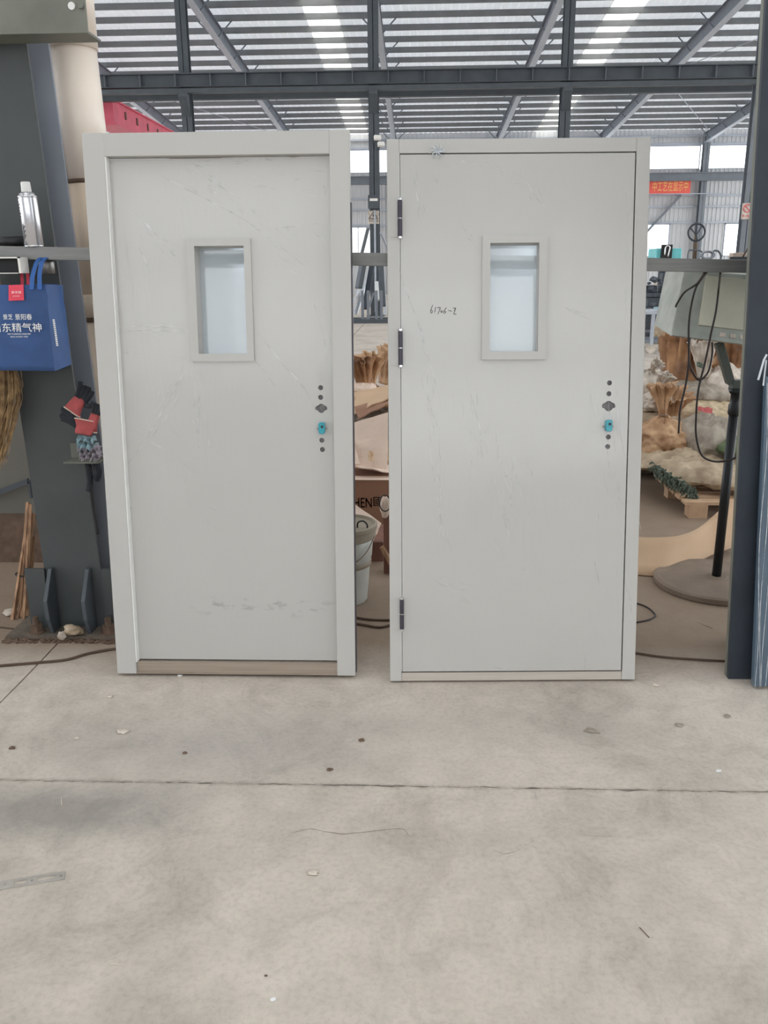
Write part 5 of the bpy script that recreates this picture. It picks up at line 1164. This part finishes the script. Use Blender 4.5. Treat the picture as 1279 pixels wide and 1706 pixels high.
# handwheel
wc = at(1160, 387, 3.95); hwl = thing('handwheel', 'grey spoked handwheel on a stem above the cabinet', 'handwheel', (wc.x, wc.y, tz))
hz_ = wc.z-tz; Rw = .0355
bm = bmesh.new(); tube(bm, [(Rw*cos(a*pi/16), 0, hz_+Rw*sin(a*pi/16)) for a in range(32)], .0042, 8, closed=True); obj('rim', bm, 'steel', hwl, smooth=True)
bm = bmesh.new()
for a in (.9, 2.6, -1.4): tube(bm, [(0, 0, hz_-.01), (Rw*cos(a)*.9, 0, hz_+Rw*sin(a)*.9)], .0028, 6)
obj('spoke', bm, 'steel', hwl)
bm = bmesh.new(); tube(bm, [(.004, .01, 0), (.003, .01, hz_-.05), (0, .005, hz_-.01)], [.009, .010, .006], 12); obj('stem', bm, 'castiron', hwl, smooth=True)
for i, (pts, r_, mt_, lab, nm, cat) in enumerate([([(1145, 428), (1147, 418), (1155, 417), (1168, 419), (1170, 428)], .003, 'steel_blue', 'grey wire hoop behind the handwheel stem', 'wire_hoop', 'wire'),
        ([(1185, 427), (1188, 419), (1195, 418), (1200, 424), (1201, 428)], .004, 'steel_blue', 'small looped hose end right of the cable coil', 'hose_loop', 'hose')]):
    bm = bmesh.new(); q_ = [at(a, b_, 3.9) for a, b_ in pts]; q_[0].z = tz+.003; q_[-1].z = tz+.003; tube(bm, smooth_path(q_, 6), r_, 8); tag(obj(nm, bm, mt_, smooth=True), lab, cat)
cc = at(1178, 424, 3.88); bm = bmesh.new()
for k_ in range(5):
    rx, rz_ = .022+random.uniform(-.004, .006), .016+random.uniform(-.003, .003)
    tube(bm, [(cc.x+rx*cos(a*pi/8)+k_*.002, 3.87+k_*.009, tz+.021+rz_*sin(a*pi/8)) for a in range(16)], .0035, 6, closed=True)
tag(obj('cable_coil', bm, 'light_steel', smooth=True), 'grey coil of cable on the tray above the cabinet', 'cable')
bm = bmesh.new(); q = at(1230, 423, 3.92); box(bm, q.x-.03, q.x+.03, 3.9, 3.95, tz+.0005, tz+.03); tag(obj('small_carton', bm, 'card_pink', bevel=.002), 'small pale box on the tray beside the right column', 'box')
bm = bmesh.new(); q = [at(1236, 424, 3.88), at(1247, 411, 3.88), at(1250, 387, 3.88)]; q[0].z = tz+.004; tube(bm, q, [.003, .003, .005], 8); tag(obj('lever', bm, 'rivet', smooth=True), 'thin bent lever standing up beside the right column', 'lever')
bm = bmesh.new()
for k_ in range(4): box(bm, 1.5-.02*k_, 1.78, 3.80+.01*k_, 4.0, tz+.0005+.005*k_, tz+.004+.005*k_)
tag(obj('sheet_stack', bm, 'navy'), 'stack of dark thin sheets on the tray, right', 'sheet metal')
# hanging cables
for pts, lab in (([(1177, 453), (1166, 468), (1158, 482), (1151, 510), (1147, 545), (1147, 600), (1142, 640), (1133, 680), (1131, 705), (1130, 722)], 'black cable hanging from the bar, leftmost, ending in mid air'),
        ([(1174, 453), (1160, 473), (1140, 487), (1128, 505), (1125, 512)], 'black cable arching left onto the cabinet edge'),
        ([(1200, 453), (1197, 480), (1192, 520), (1184, 556), (1175, 600), (1163, 650), (1159, 700), (1160, 730), (1168, 757), (1182, 767), (1200, 769), (1222, 764), (1232, 754)], 'black cable hanging from the bar in a long loop to the pole'),
        ([(1149, 562), (1147, 590), (1150, 612), (1160, 630), (1168, 632), (1180, 618), (1186, 590), (1186, 570)], 'short black cable loop under the cabinet')):
    Y_ = 3.95; bm = bmesh.new(); q_ = [at(a, b_, Y_ if i else 3.56) for i, (a, b_) in enumerate(pts)] if pts[0][1] < 500 else [at(a, b_, 4.0) for a, b_ in pts]
    tube(bm, smooth_path(q_, 6), .0046, 8); tag(obj('hanging_cable', bm, 'cable', smooth=True), lab, 'cable', 'cables hanging at the right')
# near right column
rc0 = atz(1208, 1125); RX = rc0.x
rc = thing('steel_column', 'dark navy steel column at the right edge of the picture', 'column', (RX, 3.19, 0))
_t = at(1276, 0, 3.19); KL = (_t.x-RX)/_t.z
def leanbox(bm, x0, x1, y0, y1, z0, z1, k_=KL):
    slabz(bm, x0+k_*z0, x1+k_*z0, x0+k_*z1, x1+k_*z1, y0, y1, z0, z1)
bm = bmesh.new(); leanbox(bm, .0, .34, 0.0, .02, 0, 4.4); leanbox(bm, .2, .215, .02, .37, 0, 4.4); leanbox(bm, .16, .34, .37, .385, 0, 4.4); obj('shaft', bm, 'navy', rc)
bm = bmesh.new(); leanbox(bm, .0, .012, .02, .045, 0, 4.4); obj('edge_angle', bm, 'olive', rc)
bm = bmesh.new(); box(bm, .2, .34, .03, .3, 0, .012); obj('base_plate', bm, 'rivet', rc)
# blue door panel in film at the right edge
q0 = atz(1247, 1140); bd = thing('wrapped_door_panel', 'blue-grey metal door panel wrapped in clear film at the right edge', 'door', (q0.x, 3.10, 0.012), (radians(-2), radians(-3.4), 0))
bm = bmesh.new(); box(bm, 0, .06, 0, .03, 0, 1.22); box(bm, .06, .8, .008, .025, 0, 1.22); obj('panel', bm, 'navydoor', bd, bevel=.003)
bm = bmesh.new(); box(bm, .1, .8, -.004, .008, .33, .345); box(bm, .1, .8, -.004, .008, .38, .39); obj('trim_line', bm, 'film_edge', bd)
bm = bmesh.new()
for k_ in range(4):
    pts = [(.004+.014*k_+.006*sin(i*.7+k_*2), -.004, .0+1.2*i/14) for i in range(15)]; tube(bm, smooth_path(pts, 3), .0011, 5)
obj('film_crease', bm, 'crease', bd, smooth=True, kind='stuff')
q = at(1276, 600, 3.1); bm = bmesh.new(); tube(bm, [q+Vector((.0, 0, .02)), q+Vector((-.008, 0, 0)), q+Vector((-.02, 0, -.07))], .004, 6); tube(bm, [q, q+Vector((.0, 0, -.09))], .003, 6)
tag(obj('plastic_tie', bm, 'film_edge'), 'pale plastic tie hanging on the right column', 'tie')
# far floor things on the right: trolley, machine, boxes
tb = at(1085, 583, 17.3)
tv = thing('trolley', 'grey steel trolley table on castors far behind, right of the second door', 'trolley', (4.05, 16.9, 0))
zt_ = at(1085, 517, 17).z
bm = bmesh.new(); box(bm, -.9, 1.2, -.35, .45, zt_-.05, zt_); obj('table_top', bm, 'light_steel', tv)
for xx in (-.8, at(1087, 540, 16.6).x-4.05, 1.15):
    for yy_ in (-.3, .4): bm = bmesh.new(); box(bm, xx-.03, xx+.03, yy_-.03, yy_+.03, .16, zt_-.05); obj('leg', bm, 'light_steel', tv)
bm = bmesh.new(); box(bm, -.8, 1.15, -.32, -.28, .2, .26); box(bm, -.8, 1.15, .38, .42, .2, .26); obj('lower_rail', bm, 'steel_blue', tv)
for xx in (-.8, at(1087, 540, 16.6).x-4.05, 1.15):
    for yy_ in (-.3, .4):
        bm = bmesh.new(); lathe(bm, [(.02, -.02), (.085, -.02), (.085, .02), (.02, .02)], 18, Matrix.Translation((xx, yy_, .085)) @ Matrix.Rotation(radians(90), 4, 'X')); obj('castor', bm, 'sackwhite', tv)
bm = bmesh.new(); box(bm, 3.9, 4.6, 16.75, 17.1, zt_+.001, zt_+.03); tag(obj('metal_offcuts', bm, 'silver'), 'pale sheet offcuts lying on the trolley', 'sheet metal')
bm = bmesh.new(); q = at(1112, 515, 16.9); box(bm, q.x-.22, q.x+.5, 16.7, 17.1, zt_+.001, zt_+.06); tag(obj('folded_cloth', bm, 'teal_cloth', bevel=.01), 'pale green folded cloth on the right end of the trolley', 'cloth')
mc = thing('drilling_machine', 'dark iron machine with turquoise head far behind, right of the second door', 'machine', (at(1100, 560, 19).x, 19.4, 0))
zh = at(1100, 408, 19.2).z; zh0 = at(1100, 432, 19.2).z
bm = bmesh.new(); box(bm, -.5, .35, -.4, .4, 0, .22); obj('foot', bm, 'machine', mc, bevel=.02)
bm = bmesh.new(); tube(bm, [(.1, .15, .2), (.1, .15, zh0+.02)], .11, 16); obj('pillar', bm, 'machine', mc, smooth=True)
bm = bmesh.new(); box(bm, -.5, .3, -.3, .25, .95, 1.05); box(bm, -.3, .2, -.25, .1, .55, .95); box(bm, -.45, -.1, -.2, .1, 1.05, 1.2); box(bm, -.02, .1, -.25, .0, 1.05, 1.45); obj('work_table', bm, 'machine', mc, bevel=.02)
bm = bmesh.new(); box(bm, -.22, .32, -.35, .3, zh0, zh0+(zh-zh0)*.75); obj('head', bm, 'teal_light', mc, bevel=.02)
bm = bmesh.new(); q = at(1109, 425, 19); box(bm, q.x-mc.location.x-.1, q.x-mc.location.x+.12, -.42, -.35, zh0, zh); obj('guard', bm, 'black', mc)
bm = bmesh.new(); cxh = q.x-mc.location.x; tube(bm, smooth_path([(cxh-.04, -.45, zh0+.08), (cxh-.03, -.46, zh0+.25), (cxh+.05, -.46, zh0+.24), (cxh+.03, -.45, zh0+.05)], 5), .015, 8); obj('feed_handle', bm, 'chrome', mc, smooth=True)
bm = bmesh.new()
for k_ in range(34): blob_mesh(bm, (random.uniform(-.45, .3), random.uniform(-.45, -.25), random.uniform(.6, 1.35)), random.uniform(.03, .08), .05, random.uniform(.03, .07), k_, .4, 1)
obj('fittings', bm, 'machine', mc, kind='stuff')
for i, (x0_, x1_, y0_, y1_, Y_, mt_, lab) in enumerate([(1106, 1121, 490, 512, 21.5, 'card_brown', 'brown carton behind the trolley, left one'), (1121, 1142, 478, 512, 21.8, 'card', 'taller tan carton behind the trolley, right one'), (1098, 1150, 468, 480, 23, 'sackwhite', 'white wrapped bale behind the cartons')]):
    a, b_ = at(x0_, y1_, Y_), at(x1_, y0_, Y_); bm = bmesh.new(); box(bm, a.x, b_.x, Y_, Y_+.6, 0 if i < 2 else b_.z-.35, b_.z); o = tag(obj(('cardboard_box', 'cardboard_box', 'wrapped_bale')[i], bm, mt_, bevel=.02), lab, 'box')
bm = bmesh.new(); a = at(1095, 480, 23); box(bm, a.x-.3, a.x+1.3, 22.9, 23.8, 0, at(1110, 478, 23).z-.25); tag(obj('work_bench', bm, 'machine', bevel=.02), 'dark bench under the white wrapped bale', 'bench')
q = at(1120, 535, 18.6); bm = bmesh.new(); blob_mesh(bm, (q.x+.05, 18.7, .3), .42, .3, .3, 77, .3, 3); tag(obj('sack', bm, 'sackbeige', smooth=True), 'pale lumpy sack standing behind the trolley legs', 'sack')
# cables and litter on the floor
for pts, lab, mt_, r_ in (([(-60, 1114), (0, 1109), (60, 1104), (110, 1099), (150, 1088), (200, 1080), (260, 1078)], 'brown cable on the floor left of the first door', 'floorcable', .006),
        ([(-40, 1042), (0, 1045), (50, 1051), (100, 1058), (150, 1059), (200, 1052)], 'thin dark cable along the foot of the left column', 'floorcable', .004),
        ([(1050, 1004), (1064, 1006), (1080, 1013), (1091, 1024), (1086, 1030), (1075, 1034), (1058, 1037), (1040, 1040)], 'thin black cable looping on the floor right of the second door', 'cable', .004),
        ([(1040, 1086), (1060, 1088), (1100, 1094), (1150, 1098), (1205, 1101), (1230, 1100)], 'brown cable on the floor between second door and right column', 'floorcable', .005)):
    bm = bmesh.new(); tube(bm, smooth_path([atz(a, b_, r_) for a, b_ in pts], 8), r_, 8); tag(obj('floor_cable', bm, mt_, smooth=True), lab, 'cable')
# strike plate lying at the left edge
sp = thing('strike_plate', 'slotted metal strike plate lying on the floor at the left edge', 'metal plate')
pa, pb = atz(-40, 1483, 0), atz(109, 1459, 0); d_ = (pb-pa); L_ = d_.length; ang = atan2(d_.y, d_.x); sp.location = (pa.x, pa.y, .0015); sp.rotation_euler = (0, 0, ang)
bm = bmesh.new(); c = bpy.data.curves.new('p', 'CURVE'); c.dimensions = '2D'; c.fill_mode = 'BOTH'; c.extrude = .001; hwp = .017
for lp in [rect(0, L_, -hwp, hwp)]+[rect(L_*a, L_*b_, -.008, .008) for a, b_ in ((.05, .22), (.42, .56), (.68, .88))]+[circ(L_*a, 0, .0035, 10) for a in (.32, .62, .95)]:
    s_ = c.splines.new('POLY'); s_.points.add(len(lp)-1); s_.use_cyclic_u = True
    for i, (x_, z_) in enumerate(lp): s_.points[i].co = (x_, z_, 0, 1)
o = bpy.data.objects.new('p', c); COL.objects.link(o); bpy.context.view_layer.update(); me = bpy.data.meshes.new_from_object(o.evaluated_get(bpy.context.evaluated_depsgraph_get())); bpy.data.objects.remove(o); bm.from_mesh(me)
MT['plate'] = M('dull_zinc_plate', srgb(200, 194, 186), .35, .5, .1, 20)
obj('plate', bm, 'plate', sp)
# small litter, each where it lies
lit = [(183, 1161, 5, 'sackwhite', 'pale chip below the first door, left'), (299, 1126, 4, 'white', 'tiny white ball in front of the first door threshold'), (308, 1255, 4, 'rivet', 'small dark nut on the floor, left of centre'), (549, 1283, 5, 'rivet', 'dark crumb just above the floor joint, centre'),
       (205, 1220, 9, 'sackwhite', 'pale plaster smear-like chip below the first door'), (455, 1666, 5, 'white', 'white chip near the bottom edge'), (443, 1626, 3, 'rivet', 'dark speck near the bottom edge'), (522, 1455, 9, 'sackwhite', 'flat pale plaster chip in the foreground'),
       (1131, 1209, 6, 'sackgrey', 'grey chip right of the second door foot'), (1197, 1285, 4, 'white', 'white crumb above the floor joint at right'), (1211, 1194, 5, 'sackgrey', 'grey crumb near the right column'), (128, 1230, 4, 'sackwhite', 'small pale crumb, left foreground'),
       (1093, 1142, 6, 'sackwhite', 'pale crumbled plaster beside the second door foot'), (602, 1234, 5, 'rivet', 'brown crumb below the gap between the doors'), (20, 1247, 5, 'rivet', 'dark crumb at left edge above the joint')]
for i, (x_, y_, s_, mt_, lab) in enumerate(lit):
    q = atz(x_, y_); r_ = s_*q.y/1418*1.25; bm = bmesh.new(); blob_mesh(bm, (0, 0, 0), r_, r_*.8, r_*.3, i*3.1, .5, 2); o = obj('floor_chip', bm, mt_); o.location = (q.x, q.y, r_*.25); tag(o, lab, 'litter', 'chips on the floor')
bm = bmesh.new(); q = atz(985, 1220); pr = [(-.028, .006), (-.012, .014), (.008, .008), (.03, -.012), (.012, -.008), (-.01, -.006)]
vs = [bm.verts.new((a, b_, .004+(.008 if i in (1, 2) else 0))) for i, (a, b_) in enumerate(pr)]; bm.faces.new(vs); o = obj('paper_scrap', bm, 'sackgrey'); o.location = q; sm = o.modifiers.new('s', 'SOLIDIFY'); sm.thickness = .002; tag(o, 'curled grey scrap on the floor below the second door', 'litter')
for (a, b_, lab, mt_) in (((1065, 1545), (1081, 1562), 'thin dark splinter in the right foreground', 'rivet'), ((184, 1606), (208, 1607), 'thin pale splinter in the left foreground', 'sackwhite'), ((102, 1330), (103, 1342), 'short pale splinter on the dark stain', 'sackwhite'), ((1172, 1040), (1186, 1047), 'pale splinter behind the right doorside', 'sackbeige'), ((1160, 1034), (1182, 1044), 'pale wood chip on the floor before the round base', 'sackbeige')):
    bm = bmesh.new(); tube(bm, [atz(*a, .0015), atz(*b_, .0015)], .0013, 5); tag(obj('splinter', bm, mt_), lab, 'litter')
